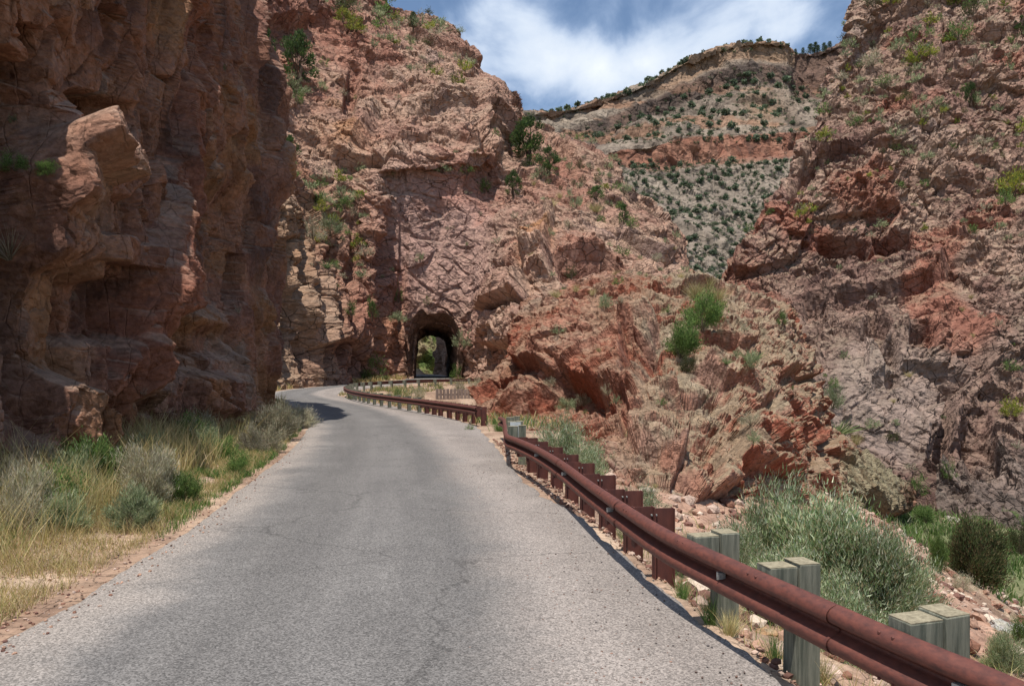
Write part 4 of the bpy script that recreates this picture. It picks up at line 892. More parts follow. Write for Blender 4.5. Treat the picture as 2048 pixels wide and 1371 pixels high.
scatter(RW, 34, lambda u, v: (u > 1500) & (v >= 480) & (v < 1000), (7, 20), ['sage', 'green', 'grey', 'drygrass'], L2, G2, 13, mind=24)

# ---- outcrop plants
OC = 'rock_outcrop'
for kd, u, v, hp, w, n, lb in [
    ('green', 1402, 650, 72, .78, 7000, 'large green shrub on top of the rock outcrop'), ('green', 1364, 712, 72, .7, 7000, 'bright green shrub hanging below the large one on the outcrop'), ('dark', 1372, 735, 34, 1.0, 2500, 'dark lower shrub under the bright green one on the outcrop'),
    ('drygrass', 1395, 588, 34, 1.0, 400, 'pale grass clump on the crest of the outcrop'), ('drygrass', 1440, 598, 26, 1.4, 400, 'wide pale grass clump right of the crest on the outcrop'), ('drygrass', 1418, 578, 28, 1.0, 300, 'thin pale grass at the top of the outcrop'),
    ('sage', 1212, 616, 26, .8, 1200, 'grey green sagebrush on the left crest of the outcrop'), ('grey', 1240, 612, 16, .8, 500, 'small grey tuft next to the left crest sagebrush'), ('drygrass', 1186, 590, 16, .9, 150, 'dry tuft on the left crest of the outcrop'),
    ('drygrass', 1150, 578, 16, .9, 150, 'dry tuft at the far left of the outcrop crest'), ('yucca', 1500, 722, 32, .9, 70, 'yucca on the upper right slope of the outcrop'), ('sage', 1500, 738, 34, .7, 1500, 'grey green bush beneath the upper yucca of the outcrop'), ('yucca', 1455, 726, 20, .8, 60, 'small yucca left of the grey green bush on the outcrop'),
    ('grey', 1498, 850, 26, 1.3, 1500, 'grey twiggy bush in the lower middle of the outcrop'), ('sage', 1514, 880, 24, .8, 900, 'sage green tuft below the grey twiggy bush'), ('grey', 1212, 792, 22, .9, 1200, 'grey bush in the hollow under the big red block'), ('sage', 1228, 800, 18, .8, 800, 'small sagebrush right of the grey hollow bush'),
    ('grey', 1165, 806, 26, .9, 1200, 'dry grey bush at the left foot of the big red block'), ('sage', 1130, 812, 24, 1.2, 1500, 'pale sagebrush at the left foot of the big red block'), ('grey', 1486, 660, 18, .9, 600, 'dry tuft right of the large green shrub'),
    ('green', 1570, 652, 30, .5, 900, 'green bush on the right crest of the outcrop'), ('grey', 1100, 770, 18, 1.0, 700, 'small grey bush left of the big red block')]:
    p = on(OC, u, v); plant(kd, p, pxh(p, hp * 1.25), w * 1.1, n, lb)
L3 = {k: a.replace('sunlit tunnel cliff', 'lichen covered outcrop') for k, a in L1.items()}
scatter(OC, 34, lambda u, v: (u > 1080) & (u < 1700) & (v < 980), (7, 18), ['sage', 'grey', 'drygrass', 'green'], L3, 'small plants dotted over the outcrop', 21, mind=26, nl=300)

# ---- shaded left wall plants
LC = 'left_cliff'
for kd, u, v, hp, w, n, lb in [
    ('green', 95, 350, 34, 1.3, 3500, 'feathery green branch shrub growing out of the left wall ledge'), ('green', 30, 345, 44, 1.2, 3500, 'green shrub at the far left ledge of the left wall'),
    ('sage', 216, 520, 26, .9, 900, 'pale tuft on the sunlit ledge of the left wall'), ('green', 447, 148, 30, .6, 900, 'small leafy shrub high on the shaded left wall'),
    ('twigs', 18, 520, 90, .8, 260, 'dead grey brush on the left edge ledge of the wall'), ('twigs', 480, 625, 24, .9, 60, 'dry twigs sticking out of the shaded wall'), ('twigs', 290, 790, 26, .8, 60, 'dry twigs low on the shaded wall'), ('sage', 30, 245, 18, .9, 400, 'small tuft near the left edge high on the wall')]:
    p = on(LC, u, v); plant(kd, p, pxh(p, hp), w, n, lb, tilt=.4, sink=.0)

# ---- trees of the mountain
MT = 'mountain'
def tm(seed, n, region, hs, label, group, mind=4.0, kind='farjuniper', nl=90, nt=False):
    r_ = np.random.default_rng(seed); pu, pv, Q, nn_ = SURF[MT]; ii = np.where(region(pu, pv) & (nn_[:, 1] < .25))[0]; ii = r_.permutation(ii); got = np.zeros((0, 2)); k = 0
    for i in ii:
        if k >= n: break
        c = np.array([pu[i], pv[i]])
        if len(got) and ((got - c) ** 2).sum(1).min() < mind * mind: continue
        got = np.vstack([got, c]); k += 1; hp = r_.uniform(*hs)
        o = bpy.data.objects.new('juniper_tree' if kind != 'pine' else 'pine_tree', proto(kind, nl, int(r_.integers(4)))); COL.objects.link(o)
        h = pxh(Q[i], hp); o.location = tuple(float(a) for a in Q[i] - [0, 0, .06 * h]); w = h * r_.uniform(.95, 1.5); o.scale = (w, w, h); o.rotation_euler = (0, 0, r_.uniform(0, 6.28))
        tag(o, label, 'tree', group)
    return got
def rim_y(u): return np.interp(u, [m_[0] for m_ in mc], [m_[1] for m_ in mc])
tm(3, 250, lambda u, v: (v > 322) & (v < 560) & (u > 1200) & (u < 1600), (6, 14), 'dark juniper dotted on the grey talus slope below the red cliff band', 'junipers on the talus slope', 10)
tm(5, 85, lambda u, v: (v > rim_y(u) + 60) & (v < 285) & (u > 1060) & (u < 1620), (8, 15), 'juniper dotted on the slope above the red cliff band', 'junipers above the cliff band', 11.0)
tm(6, 44, lambda u, v: (np.abs(v - rim_y(u)) < 5) & (u > 1050) & (u < 1580), (8, 15), 'small tree silhouetted on the mountain rim', 'trees along the mountain rim', 8.0)
tm(8, 9, lambda u, v: (np.abs(v - rim_y(u)) < 5) & (u > 1588) & (u < 1665), (15, 26), 'tall pine in the skyline notch between mountain and canyon wall', 'pines in the skyline notch', 6.0, 'pine', 0)
# the rest of the scrub: one mass
def scrubmass(seed, n, region, hs, mind):
    r_ = np.random.default_rng(seed); pu, pv, Q, nn_ = SURF[MT]; ii = r_.permutation(np.where(region(pu, pv))[0])[:n]; parts = []
    me = proto('farjuniper', 24, 0); v0 = np.zeros(len(me.vertices) * 3, np.float32); me.vertices.foreach_get('co', v0); v0 = v0.reshape(-1, 3)
    f0 = np.array([pl.vertices[:] for pl in me.polygons])
    for i in ii:
        h = pxh(Q[i], r_.uniform(*hs)); w = h * 1.4; c_, s_ = math.cos(i), math.sin(i); x = v0[:, 0] * c_ - v0[:, 1] * s_; y = v0[:, 0] * s_ + v0[:, 1] * c_
        vv = np.stack([x * w, y * w, v0[:, 2] * h], 1) + Q[i] - [0, 0, .1 * h]; parts.append((vv, f0, np.tile(lin(76, 88, 64) * r_.uniform(.7, 1.3), (len(vv), 1))))
    return join(parts)
V, Fc, C = join([scrubmass(9, 2600, lambda u, v: (v > 322) & (v < 580) & (u > 1180), (3, 8), 0), scrubmass(10, 1000, lambda u, v: (v > rim_y(u) + 44) & (v < 288), (3, 7), 0), scrubmass(12, 220, lambda u, v: (v > rim_y(u) - 2) & (v < rim_y(u) + 12) & (u < 1600), (4, 9), 0)])
tag(mk('scrub', V, Fc, LEAF, C), 'low grey green scrub covering the mountain slopes between the junipers', 'scrub', kind='stuff')

# ------------------------------------------------------------------ guardrails
prof = [(.012, .155), (.040, .152), (.080, .128), (.098, .092), (.086, .055), (.032, .026), (.004, .010), (.004, -.010), (.032, -.026), (.086, -.055), (.098, -.092), (.080, -.128), (.040, -.152), (.012, -.155)]
def arcpath(pts, step):
    pts = np.array(pts, float); L_ = np.concatenate([[0], np.cumsum(np.linalg.norm(np.diff(pts[:, :2], axis=0), axis=1))])
    k = np.interp(np.arange(0, L_[-1], step), L_, np.arange(len(pts))); return cr1(pts, np.append(k, len(pts) - 1), len(pts)), None
def wbeam(name, pts, parent, side, step=.12):
    """side = +1 when the corrugation faces the left of the direction of travel"""
    C_, _ = arcpath(pts, step); T = np.gradient(C_, axis=0); T[:, 2] = 0; T /= np.linalg.norm(T, axis=1, keepdims=True)
    Nn = np.stack([-T[:, 1], T[:, 0], 0 * T[:, 0]], 1) * side
    # finer profile, rounded
    pr = np.array(prof); kk_ = np.linspace(0, len(pr) - 1, 49); pr = cr1(pr, kk_, len(pr)); tn = np.gradient(pr, axis=0); tn /= np.linalg.norm(tn, axis=1, keepdims=True); nn_ = np.stack([-tn[:, 1], tn[:, 0]], 1)
    loop = np.concatenate([pr, (pr + nn_ * -.006)[::-1]]); 
    wv = .006 * np.sin(np.arange(len(C_)) * step * 1.7)[:, None]
    V = C_[:, None, :] + Nn[:, None, :] * (loop[None, :, 0:1] + 0) + np.array([0, 0, 1.]) * loop[None, :, 1:2]
    V[:, :, 0] += wv
    m_ = len(loop); idx = np.arange(len(C_) * m_).reshape(len(C_), m_); nx = np.roll(idx, -1, 1)
    Fc = np.stack([idx[:-1], nx[:-1], nx[1:], idx[1:]], -1).reshape(-1, 4)
    return mk(name, V.reshape(-1, 3), Fc, RUST, None, parent, smooth=True), C_, T, Nn
HB = .55       # beam centre height
NP = [(3.9, -3.0), (3.35, 0), (2.82, 2.0), (2.39, 3.64), (2.27, 3.99), (2.13, 4.42), (1.95, 5.05), (1.72, 5.9), (1.45, 7.0), (1.29, 8.03), (1.14, 9.28), (.85, 12.1), (.54, 14.5), (.12, 16.6), (-.04, 17.3), (-.1, 18.4), (-.14, 21), (-.2, 23.2), (-.36, 25.2)]
gr = empty('guardrail', (2.39, 3.64, 0)); tag(gr, 'rusty weathering steel guardrail sweeping along the near right road edge', 'guardrail')
def keep(o, parent):      # parent without moving
    o.parent = parent; o.matrix_parent_inverse = parent.matrix_world.inverted(); return o
bpy.context.view_layer.update()
def mwi(p): 
    from mathutils import Matrix
    return Matrix.Translation(-Vector(p.location))
def kp(o, parent): o.parent = parent; o.matrix_parent_inverse = mwi(parent); return o
beam, BC, BT, BN = wbeam('rail_beam', [(x, y, HB + (.0 if y < 24.6 else -.06)) for x, y in NP], None, 1); kp(beam, gr)
def at_y(C_, y):
    i = int(np.argmin(np.abs(C_[:, 1] - y))); return i
def frame(T, Nn, i): return np.array([T[i], -Nn[i], [0, 0, 1]])     # along, away from road, up
def wood_post(i, tops, parent, C_=None, T=None, Nn=None):
    A = frame(T, Nn, i); c = C_[i]; A = A + np.array([[0, 0, random.uniform(-.02, .02)], [0, 0, random.uniform(-.02, .02)], [random.uniform(-.02, .02), random.uniform(-.02, .02), 0]]); tops = tops + random.uniform(-.02, .02)
    p = MB(); top = tops; p.box(c + A[1] * .33 + [0, 0, (top - .9 + top) / 2 - c[2] - .05], (.20, .17, 1.4), A, .004); o = kp(p.build('wooden_post', WOOD, None, .006), parent)
    tp = MB(); tp.box(c + A[1] * .33 + [0, 0, top - c[2] + .2 + .003], (.196, .166, .006), A, 0); kp(tp.build('post_top', WOODT), o)
    b_ = MB(); b_.box(c + A[1] * .125 + [0, 0, top - .02 - .18 - c[2] + .2], (.17, .225, .36), A, .004); o2 = kp(b_.build('wooden_blockout', WOOD, None, .006), parent)
    tp = MB(); tp.box(c + A[1] * .125 + [0, 0, top - .02 - c[2] + .2 + .003], (.166, .221, .006), A, 0); kp(tp.build('block_top', WOODT), o2)
for y, tz in [(2.1, .56), (3.25, .55), (4.38, .56), (5.55, .55), (6.66, .555)]:
    wood_post(at_y(BC, y), tz, gr, BC, BT, BN)
def steel_post(i, parent, C_, T, Nn, top=.69, w=.2, bottom=-.6):
    A = frame(T, Nn, i); c = C_[i]
    p = MB(); p.box(c + A[1] * .335 + [0, 0, (top + bottom) / 2 - c[2]], (.012, .21, top - bottom), A, 0)
    p.box(c + A[1] * .235 + [0, 0, (top + bottom) / 2 - c[2]], (.11, .009, top - bottom), A, 0); p.box(c + A[1] * .4445 + [0, 0, (top + bottom) / 2 - c[2]], (.11, .009, top - bottom), A, 0)
    o = kp(p.build('steel_post', RUSTD), parent)
    b_ = MB(); b_.box(c + A[1] * .117 + [0, 0, top + .01 - .2 - c[2]], (.012, .205, .42), A, 0); b_.box(c + A[1] * .010 + [0, 0, top + .01 - .2 - c[2]], (.11, .009, .42), A, 0); b_.box(c + A[1] * .2245 + [0, 0, top + .01 - .2 - c[2]], (.11, .009, .42), A, 0)
    o2 = kp(b_.build('steel_blockout', RUSTD), parent)
    for s in (-.022, .028):
        q = MB(); q.tube([c + A[1] * (.23 + s) - A[0] * .007 + [0, 0, top - .07 - c[2]], c + A[1] * (.23 + s) - A[0] * .022 + [0, 0, top - .07 - c[2]]], [.012, .009], 6); kp(q.build('bolt', GALV), o2)
ys = [8.15, 9.4, 10.8, 12.2, 13.4, 14.7, 15.8, 16.7]
for y in ys: steel_post(at_y(BC, y), gr, BC, BT, BN)
for y in (18.3, 20.4, 22.6): wood_post(at_y(BC, y), .60 if y > 18.4 else .66, gr, BC, BT, BN)
for y, mt in [(3.95, 0), (6.03, 0), (8.9, 0), (12.0, 0), (14.6, 0)]:      # small marker brackets in the valley of the beam
    i = at_y(BC, y); A = frame(BT, BN, i); q = MB(); q.box(BC[i] - A[1] * .045, (.05, .05, .045), A, 0); q.box(BC[i] - A[1] * .07 - A[0] * .03, (.004, .055, .05), A, 0); kp(q.build('reflector_bracket', GALV), gr)
for y in (4.38, 5.55, 6.66, 8.15, 9.4, 10.8, 12.2, 13.4):
    i = at_y(BC, y); A = frame(BT, BN, i)
    for ds in (-.05, .05):
        for hh_ in (.128, -.13):
            q = MB(); b0 = BC[i] + A[0] * ds + [0, 0, hh_]; q.tube([b0 - A[1] * .078, b0 - A[1] * .088], [.011, .008], 6); kp(q.build('bolt', RUSTD), gr)

for y in (5.05, 8.75, 12.8):      # lapped joints of the beam
    i = at_y(BC, y); sl, _, _, _ = wbeam('lap_joint', [tuple(BC[j] - BN[j] * -.004) for j in range(i - 2, i + 3)], None, 1); kp(sl, gr)
i = at_y(BC, 19.3); A = frame(BT, BN, i); q = MB(); q.box(BC[i] + A[1] * .2 + [0, 0, .10], (.03, .26, .42), A, 0); kp(q.build('marker_panel', simplemat('pale_marker', lin(170, 176, 176), lin(206, 210, 208), 8.0, .6, .05, .002)), gr)
# far guardrail round the bend: outer run, apex, and the run back towards the tunnel
FP = [(-1.35, 30.2), (-1.6, 31.2), (-2.3, 33), (-4.2, 37.5), (-6.4, 42.4), (-8.8, 47.8), (-11.3, 54.8), (-13.0, 60.6), (-14.0, 65), (-14.3, 69.5), (-13.6, 74), (-11.6, 78.2), (-9.2, 80.6), (-6.7, 82), (-2.7, 83.5)]
FZ = [.56, .56, .56, .56, .56, .56, .56, .6, .66, .78, .86, .95, 1.02, 1.08, 1.12]
fg = empty('guardrail', (-1.6, 31.2, 0)); tag(fg, 'distant rusty guardrail curling round the hairpin before the tunnel', 'guardrail')
fb, FC_, FT, FN = wbeam('rail_beam', [(x, y, z) for (x, y), z in zip(FP, FZ)], None, 1, .3); kp(fb, fg)
def at_s(C_, s): L_ = np.concatenate([[0], np.cumsum(np.linalg.norm(np.diff(C_[:, :2], axis=0), axis=1))]); return int(np.argmin(np.abs(L_ - s))), L_[-1]
Ltot = at_s(FC_, 0)[1]; s_ = .6
while s_ < Ltot:
    i = at_s(FC_, s_)[0]; c = FC_[i]
    if s_ < 9: steel_post(i, fg, FC_, FT, FN, .70, .2, -.6)
    else: wood_post(i, c[2] + .0, fg, FC_, FT, FN)
    s_ += 1.15 if s_ < 9 else 1.9
# pale concrete edge slab before the tunnel
cb = MB(); c0 = np.array([-10.3, 86.5, 1.02]); cb.box(c0 + [.3, 0, 0], (3.6, .5, .26)); cb.box(c0 + [.3, -.05, .155], (3.7, .62, .05)); o = cb.build('concrete_slab', CONC, None, .01)
tag(o, 'pale concrete slab edge lying in front of the tunnel mouth', 'slab')
# retaining wall of upright planks
rw = empty('retaining_wall', (-5.5, 71, -.9)); tag(rw, 'retaining wall of upright weathered planks below the hairpin', 'retaining wall')
PLK = simplemat('weathered_planks', lin(104, 88, 80), lin(150, 134, 124), 6.0, .9, .6, .01, 0, (1, 1, .1), .15)
random.seed(4)
for k in range(17):
    a = k / 16; x = -6.9 + 5.1 * a; y = 71.5 + 1.2 * a; q = MB(); q.box((x, y, -.45 + .05 * random.random()), (.26, .09, 1.75 - .3 * a), None, .012); kp(q.build('plank', PLK, None, .008), rw)
q = MB(); q.box((-4.35, 72.15, -.1), (5.4, .09, .16), [[.973, .23, 0], [-.23, .973, 0], [0, 0, 1]]); kp(q.build('waler_beam', PLK), rw)

# ------------------------------------------------------------------ roadside bushes and grass
def gp(u, v, y0=4.0): return ghit(u, v, y0)
for kd, u, Y, hp, w, n, lb in [   # right of the near rail: column, distance, height px
    ('willow', 1535, 11.2, 262, .66, 19000, 'tall feathery grey green willow shrub rising left of the big silvery mass'),
    ('willow', 1650, 10.6, 262, .95, 32000, 'big silvery green willow shrub in the middle of the bank below the rail'),
    ('willow', 1745, 10.2, 238, .95, 28000, 'wide silvery green willow shrub right of the big one'),
    ('willow', 1575, 9.2, 180, 1.0, 17000, 'low willow shrub filling the gap in front of the tall one'),
    ('willow', 1805, 12.0, 200, .75, 16000, 'willow shrub at the right end of the silvery row'),
    ('willow', 1690, 8.4, 180, 1.0, 17000, 'low willow shrub behind the second wooden post'),
    ('willow', 1475, 10.6, 150, .85, 8000, 'small willow shrub behind the first wooden post'),
    ('willow', 1125, 17.6, 140, .95, 10000, 'grey green bush behind the far end of the near rail'),
    ('willow', 1172, 16.0, 120, .85, 8000, 'smaller grey green bush right of the one at the rail end'),
    ('willow', 1272, 12.6, 135, .75, 9000, 'grey green bush behind the steel posts'),
    ('willow', 1315, 11.8, 95, .75, 6000, 'little grey green bush right of the one behind the steel posts'),
    ('sage', 1365, 10.4, 90, .55, 5000, 'sagebrush on the bank beside the last steel post'),
    ('grey', 1180, 19.5, 60, .9, 3000, 'dry grey bush at the foot of the outcrop behind the rail')]:
    x = (u - CU) / F * Y; plant(kd, (x, Y, zg(x, Y)), hp / F * Y, w, n, lb)
for kd, u, v, hp, w, n, lb in [   # visible feet
    ('green', 1880, 1145, 88, .40, 9000, 'bright green bushy shrub beside the creek'), ('dark', 1945, 1166, 150, .82, 16000, 'tall dark leaved shrub on the rubble slope'),
    ('dark', 2044, 1110, 80, .7, 5000, 'dark shrub cut by the right edge of the picture'), ('green', 1830, 1150, 40, .7, 4000, 'low green shrub between the willows and the creek'),
    ('green', 1850, 1050, 46, 1.0, 5000, 'bright green bush at the foot of the outcrop end'), ('sage', 2010, 1345, 90, .8, 9000, 'green grey bush in the lower right corner'), ('green', 2044, 1290, 70, .6, 5000, 'leafy shrub at the right edge below the rubble'),
    ('grey', 1925, 1180, 40, 1.1, 2500, 'dry grey brush at the foot of the dark shrub'), ('green', 1960, 1060, 30, 1.5, 3000, 'low green bush on the creek flat'), ('green', 2020, 1050, 34, 1.4, 3000, 'green bush on the creek flat near the right edge')]:
    p = ghit(u, v, 5); plant(kd, p, pxh(p, hp), w, n, lb)
# left verge
for kd, u, v, hp, w, n, lb in [
    ('green', 196, 985, 120, .52, 12000, 'leafy green bush at the foot of the shaded wall'), ('grey', 300, 1015, 130, .55, 12000, 'silvery dry bush right of the leafy green one'), ('green', 368, 1010, 78, .55, 8000, 'bright green shrub beside the pale grass'),
    ('grey', 60, 1050, 130, .55, 10000, 'grey brush at the left edge of the verge'), ('sage', 265, 1060, 90, .7, 8000, 'grey green bush in front of the silvery dry one'), ('sage', 130, 1060, 80, .8, 7000, 'grey green bush amid the tall dry grass'),
    ('grey', 556, 880, 78, .72, 12000, 'round silvery bush on the inside of the bend'), ('grey', 596, 855, 50, .9, 7000, 'smaller silvery bush at the tip of the bend'), ('grey', 530, 905, 70, .7, 7000, 'silvery bush behind the green edge of the bend'),
    ('green', 395, 900, 60, .9, 7000, 'green vine like bush in the shade of the wall'), ('green', 450, 915, 50, .8, 6000, 'fresh green bush between the shade and the dry grass'), ('green', 478, 950, 46, .8, 5000, 'green bush right of the dry grass'),
    ('twigs', 40, 1000, 110, .7, 200, 'bare seed stalks against the dark wall at the left edge'), ('twigs', 250, 975, 90, .7, 160, 'bare stems standing above the leafy green bush'), ('twigs', 500, 905, 60, .8, 120, 'dry branching stems beside the silvery bush')]:
    p = ghit(u, v, 5); plant(kd, p, pxh(p, hp * 1.05), w * (1.45 if kd != 'twigs' else 1), n, lb)
r_ = np.random.default_rng(71)
for k in range(34):
    j = int(np.argmin(np.abs(RLc[:, 1] - (9 + 22 * (k + r_.random()) / 34)))); d = r_.uniform(1.7, 4.6); x = RLc[j, 0] - d; y = RLc[j, 1]
    kd = ['sage', 'grey', 'green', 'sage', 'grey'][k % 5]
    plant(kd, (x, y, zg(x, y)), r_.uniform(.45, 1.0), r_.uniform(.8, 1.2), 3000, {'sage': 'mid sized grey green bush in the grassy verge under the shaded wall', 'grey': 'mid sized silvery bush in the grassy verge under the shaded wall', 'green': 'mid sized leafy green bush in the grassy verge under the shaded wall'}[kd], 'bushes in the left verge')
for kd, u, v, hp, w, n, lb in [   # hairpin and gully
    ('grey', 836, 800, 30, .95, 2500, 'round pale bush in the gully inside the hairpin'), ('grey', 920, 786, 34, .8, 2500, 'grey brush above the retaining wall'), ('grey', 950, 790, 40, .7, 2500, 'taller grey brush above the right of the retaining wall'), ('grey', 975, 796, 40, .6, 2500, 'grey brush at the right end of the retaining wall'),
    ('grey', 962, 826, 50, .6, 2500, 'silvery brush at the end of the distant rail'), ('green', 794, 796, 26, .7, 1500, 'fresh green plant left of the round pale bush'), ('green', 880, 780, 18, .8, 900, 'small green plant below the concrete slab'), ('sage', 700, 800, 16, .8, 900, 'bluish tuft at the apex of the distant rail'),
    ('greengrass', 960, 845, 26, 1.2, 300, 'green grass clump in front of the distant rail end'), ('greengrass', 998, 862, 26, 1.3, 300, 'green grass clump near the end of the near rail'), ('greengrass', 988, 848, 20, 1.2, 200, 'second green grass clump between the two rails'),
    ('green', 940, 862, 16, 1.2, 900, 'low green weed on the shoulder between the rails'), ('greengrass', 1365, 1196, 60, .7, 160, 'grass clump at the foot of the last steel post'), ('greengrass', 1550, 1330, 90, .6, 220, 'long green grass clump beside the wooden post foot'), ('drygrass', 1640, 1365, 80, .9, 260, 'dry grass clump right of the wooden post foot'),
    ('drygrass', 1590, 1240, 50, .9, 140, 'thin dry grass under the rail'), ('greengrass', 1425, 1250, 80, .8, 260, 'green grass clump hiding the foot of the first wooden post'), ('drygrass', 1460, 1270, 60, 1.0, 260, 'dry grass clump in the ditch by the first wooden post')]:
    p = ghit(u, v, 4.5); plant(kd, p, pxh(p, hp), w, n, lb)

# grass sheets (uncountable)
def grass(name, label, nb, px_, hs, cols, seed, wd=.006, bend=.3, clump=None, ok=None, seg=2, th=(.38, .62)):
    global rng
    rng = np.random.default_rng(seed); X, Yy = px_(nb, rng)
    e, h = roadinfo(X, Yy); m = np.abs(e) > .04
    if ok is not None: m &= ok(X, Yy, e)
    Pn = np.stack([X, Yy, 0 * X], 1); m &= rng.random(len(X)) < ss(fbm(Pn, clump or .8, 3, seed), *th)
    X = X[m]; Yy = Yy[m]; z = zground(X, Yy); n = len(X); base = np.stack([X, Yy, z - .01], 1); d = rv(n) * .38; d[:, 2] = 1; d /= np.linalg.norm(d, axis=1, keepdims=True)
    hm = .5 + fbm(base, 1.3, 2, seed + 3)
    V, Fc, C = leaves(base, d, (hs[0] + (hs[1] - hs[0]) * rng.random(n)) * hm, wd * np.clip(Yy / 9, 1, 5), jit(cols, n), bend, seg)
    return tag(mk(name, V, Fc, LEAF, C), label, 'grass', kind='stuff')
def strip(d0, d1, y0, y1, side=-1):   # points at a distance d0..d1 outside one road edge
    def f(n, r):
        e = RLc if side < 0 else RRc; w = np.clip(e[:, 1], 5, 40) ** -.75; w *= (e[:, 1] > y0) & (e[:, 1] < y1); w /= w.sum(); j = r.choice(len(e), n, p=w)
        nrm = np.stack([RT[j, 1], -RT[j, 0]], 1) * side; d = d0 + (d1 - d0) * r.random(n); jitr = r.normal(size=(n, 2)) * .05
        return e[j, 0] + nrm[:, 0] * d + jitr[:, 0], e[j, 1] + nrm[:, 1] * d + jitr[:, 1]
    return f
DG = [lin(204, 184, 130), lin(224, 206, 156), lin(184, 164, 112), lin(166, 158, 100)]; GG = [lin(98, 128, 64), lin(122, 150, 82), lin(84, 110, 56)]
grass('tall_dry_grass', 'tall dry grass along the left verge', 42000, strip(1.2, 5.5, 5, 32), (.25, .95), DG, 31, .007, .35, .9, lambda x, y, e: -e > .9 + .35 * np.sin(y * .7))
grass('short_dry_grass', 'short straw coloured grass at the left road edge', 70000, strip(.25, 3.2, 4, 40), (.05, .24), DG, 32, .006, .5, .5, th=(.26, .5))
grass('green_grass', 'low green grass lining the left road edge', 30000, strip(.12, 1.3, 10, 42), (.06, .22), GG, 33, .007, .45, .7, lambda x, y, e: rng.random(len(x)) < .25 + .75 * ss(y, 10, 16))
grass('verge_grass', 'green and grey herbs mixed through the left verge', 24000, strip(1.5, 6, 6, 40), (.12, .5), GG + [lin(134, 140, 110), lin(116, 124, 84)], 34, .008, .4, .8)
grass('hairpin_grass', 'pale grass along the cliff foot beyond the hairpin', 16000, strip(.3, 7, 42, 99), (.25, .9), DG + [lin(140, 146, 92)], 35, .012, .35, 2.0)
grass('gully_grass', 'grass and weeds in the gully inside the hairpin', 16000, strip(.12, 7, 28, 99, 1), (.15, .55), DG + GG + [lin(150, 150, 130)], 36, .010, .4, 2.0)
def pat(x0, x1, y0, y1): return lambda n, r: (r.uniform(x0, x1, n), r.uniform(y0, y1, n))
grass('bank_grass', 'sparse grass on the bank right of the near rail', 9000, pat(1.6, 7, 4, 17), (.08, .4), DG + GG, 37, .006, .45, .9, lambda x, y, e: x > np.interp(y, XE_Y, XE_X) + .15)
grass('creek_grass', 'lush green growth on the creek flat', 30000, pat(17, 50, 28, 66), (.2, .7), [lin(92, 120, 60), lin(118, 140, 80), lin(150, 154, 112)], 38, .02, .4, 4.0)

# ---- loose stones
def stone_mesh(seed, sub=2):
    import bmesh
    bm = bmesh.new(); bmesh.ops.create_icosphere(bm, subdivisions=sub, radius=1.0); r_ = np.random.default_rng(seed)
    pl = rv_np(r_, 11); ds = .55 + .35 * r_.random(11)
    for v in bm.verts:
        c = np.array(v.co); 
        for q in range(11):
            s = c @ pl[q]
            if s > ds[q]: c = c - pl[q] * (s - ds[q])
        v.co = c * [1, .8, .62]
    vs = np.array([v.co[:] for v in bm.verts]); fs = np.array([[l.index for l in f.verts] for f in bm.faces]); bm.free(); return vs, fs
def rv_np(r_, n): a = r_.normal(size=(n, 3)); return a / np.linalg.norm(a, axis=1, keepdims=True)
def stones(name, label, n, px_, sz, seed, cols, ok=None, sub=1, lift=.25, mat=None, zf=None):
    r_ = np.random.default_rng(seed); X, Yy = px_(n, r_); e, h = roadinfo(X, Yy); m = np.ones(len(X), bool)
    if ok is not None: m = ok(X, Yy, e)
    X = X[m]; Yy = Yy[m]; e = e[m]; h = h[m]; z = np.where(np.abs(e) < .02, h + .006, zground(X, Yy)); shp = [stone_mesh(q + 5, sub) for q in range(6)]; Vs = []; Fs = []; Cs = []; o_ = 0
    for i in range(len(X)):
        v, f = shp[i % 6]; s = sz[0] + (sz[1] - sz[0]) * r_.random() ** 4; a = r_.random() * 6.28; c_, s_ = math.cos(a), math.sin(a)
        vv = np.stack([v[:, 0] * c_ - v[:, 1] * s_, v[:, 0] * s_ + v[:, 1] * c_, v[:, 2]], 1) * s + [X[i], Yy[i], z[i] + s * lift]
        Vs.append(vv); Fs.append(f + o_); o_ += len(vv); Cs.append(np.tile(cols[r_.integers(len(cols))] * r_.uniform(.75, 1.25), (len(vv), 1)))
    return tag(mk(name, np.concatenate(Vs), np.concatenate(Fs), mat or GROUND, np.concatenate(Cs)), label, 'stones', kind='stuff')
RC_ = [lin(128, 92, 76), lin(166, 132, 112), lin(110, 80, 70), lin(176, 152, 136)]
def roadgrit(n, r):
    y = 4 + 26 * r.random(n) ** 1.8; R_ = np.interp(y, ED[:, 3], ED[:, 2]); return R_ - 1.15 + r.normal(size=n) * .75 - .03 * y, y
stones('gravel', 'loose reddish gravel scattered on the right side of the road', 9000, roadgrit, (.003, .017), 51, [lin(106, 88, 80), lin(126, 100, 88), lin(96, 90, 88)], lambda x, y, e: e > -.3, 1)
stones('edge_gravel', 'crumbled asphalt and gravel under the near rail', 2600, lambda n, r: ((lambda y: (np.interp(y, ED[:, 3], ED[:, 2]) + .05 + np.abs(r.normal(size=n)) * .28, y))(4 + 20 * r.random(n) ** 1.4)), (.008, .06), 52, RC_, None, 1)
stones('verge_gravel', 'small stones on the dirt at the left road edge', 5200, strip(-.4, 1.6, 5, 40), (.003, .028), 53, RC_, None, 1)
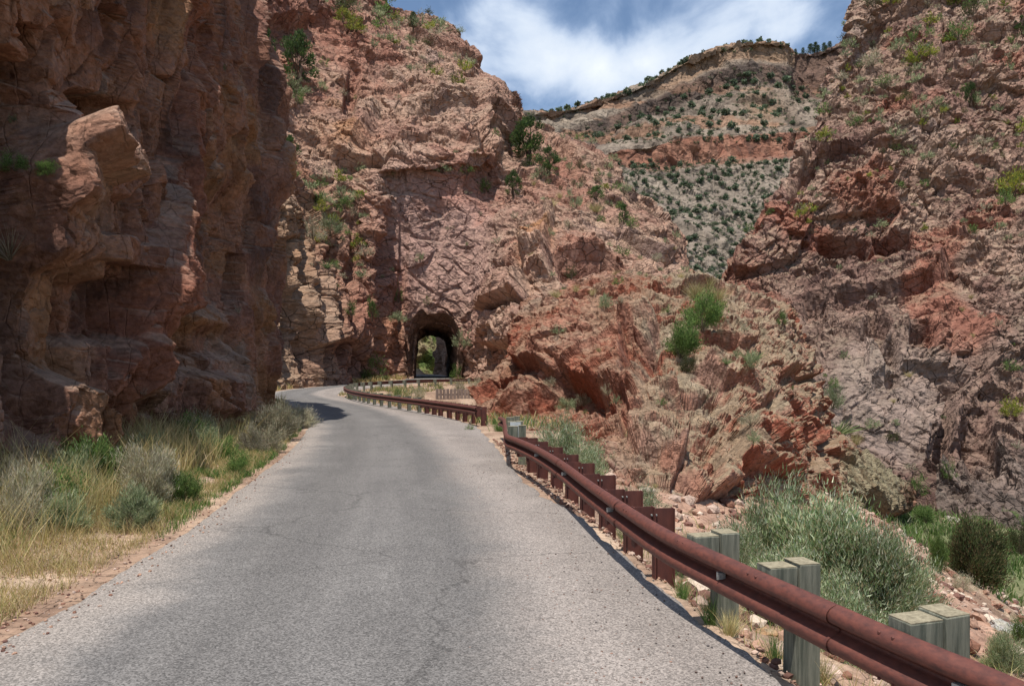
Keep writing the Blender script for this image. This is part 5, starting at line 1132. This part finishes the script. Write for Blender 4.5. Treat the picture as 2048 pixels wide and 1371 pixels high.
stones('rubble', 'reddish grey rubble covering the bank on the right', 9000, lambda n, r: (2 + 22 * r.random(n) ** 1.1, 4 + 40 * r.random(n) ** 1.3), (.02, .26), 54, RC_ + [lin(186, 168, 150)], lambda x, y, e: (x > np.interp(y, XE_Y, XE_X) + .5), 1, .2)
# boulders: things
BLD = rockmat('boulder_rock', .18, .6)
def boulder(p, s, col, label, seed, sc=(1, 1, 1), name='boulder'):
    v, f = stone_mesh(seed, 5); v = v * s * np.array(sc); D, _ = rockdisp((v + seed * 3.1).astype(np.float32), [(s * .7, s * .12, s * .04, S1, RA), (s * .25, s * .04, s * .015, S1, None), (s * .09, s * .014, s * .005, S1, None)], seed)
    nn_ = v / np.linalg.norm(v, axis=1, keepdims=True); v = v + nn_ * D[:, None]; k = (ss(nn_[:, 2], .1, .7) * ss(fbm(v.astype(np.float32), s * .4, 3, seed), .4, .6) * .5)[:, None]
    c = np.asarray(col)[None] * (1 - k) + k * lin(168, 160, 136); o = mk(name, v, f, BLD, c * (.8 + .4 * fbm(v.astype(np.float32), s * .5, 3, seed + 2))[:, None]); o.location = tuple(float(a) for a in p); o.rotation_euler = (0, 0, seed * 1.3)
    return tag(o, label, 'boulder')
for u, v, sp_, cl_, lb, sd_, sc_ in [(2010, 1262, 46, lin(168, 164, 158), 'pale grey boulder at the right edge of the rubble slope', 3, (1, 1, .8)), (1860, 1100, 22, lin(150, 130, 120), 'pinkish boulder above the green creek shrub', 4, (1, 1, .8)),
    (1530, 1268, 26, lin(160, 126, 94), 'tan stone in the ditch under the rail', 5, (1, 1, .7)), (1905, 1040, 24, lin(178, 164, 156), 'flat pale boulder beside the creek', 6, (1.6, 1, .4)), (1945, 1048, 18, lin(170, 160, 150), 'second flat pale boulder beside the creek', 7, (1.6, 1, .4)),
    (1990, 1210, 18, lin(150, 110, 92), 'reddish boulder halfway up the rubble slope', 8, (1, 1, .7)), (1060, 815, 16, lin(168, 112, 88), 'reddish rock at the left foot of the outcrop', 9, (1.2, 1, .8)), (1010, 828, 12, lin(160, 110, 88), 'small red rock beyond the end of the near rail', 10, (1, 1, .8))]:
    p = ghit(u, v, 5); boulder(p, sp_ / F * p[1], cl_, lb, sd_, sc_)

#@@END
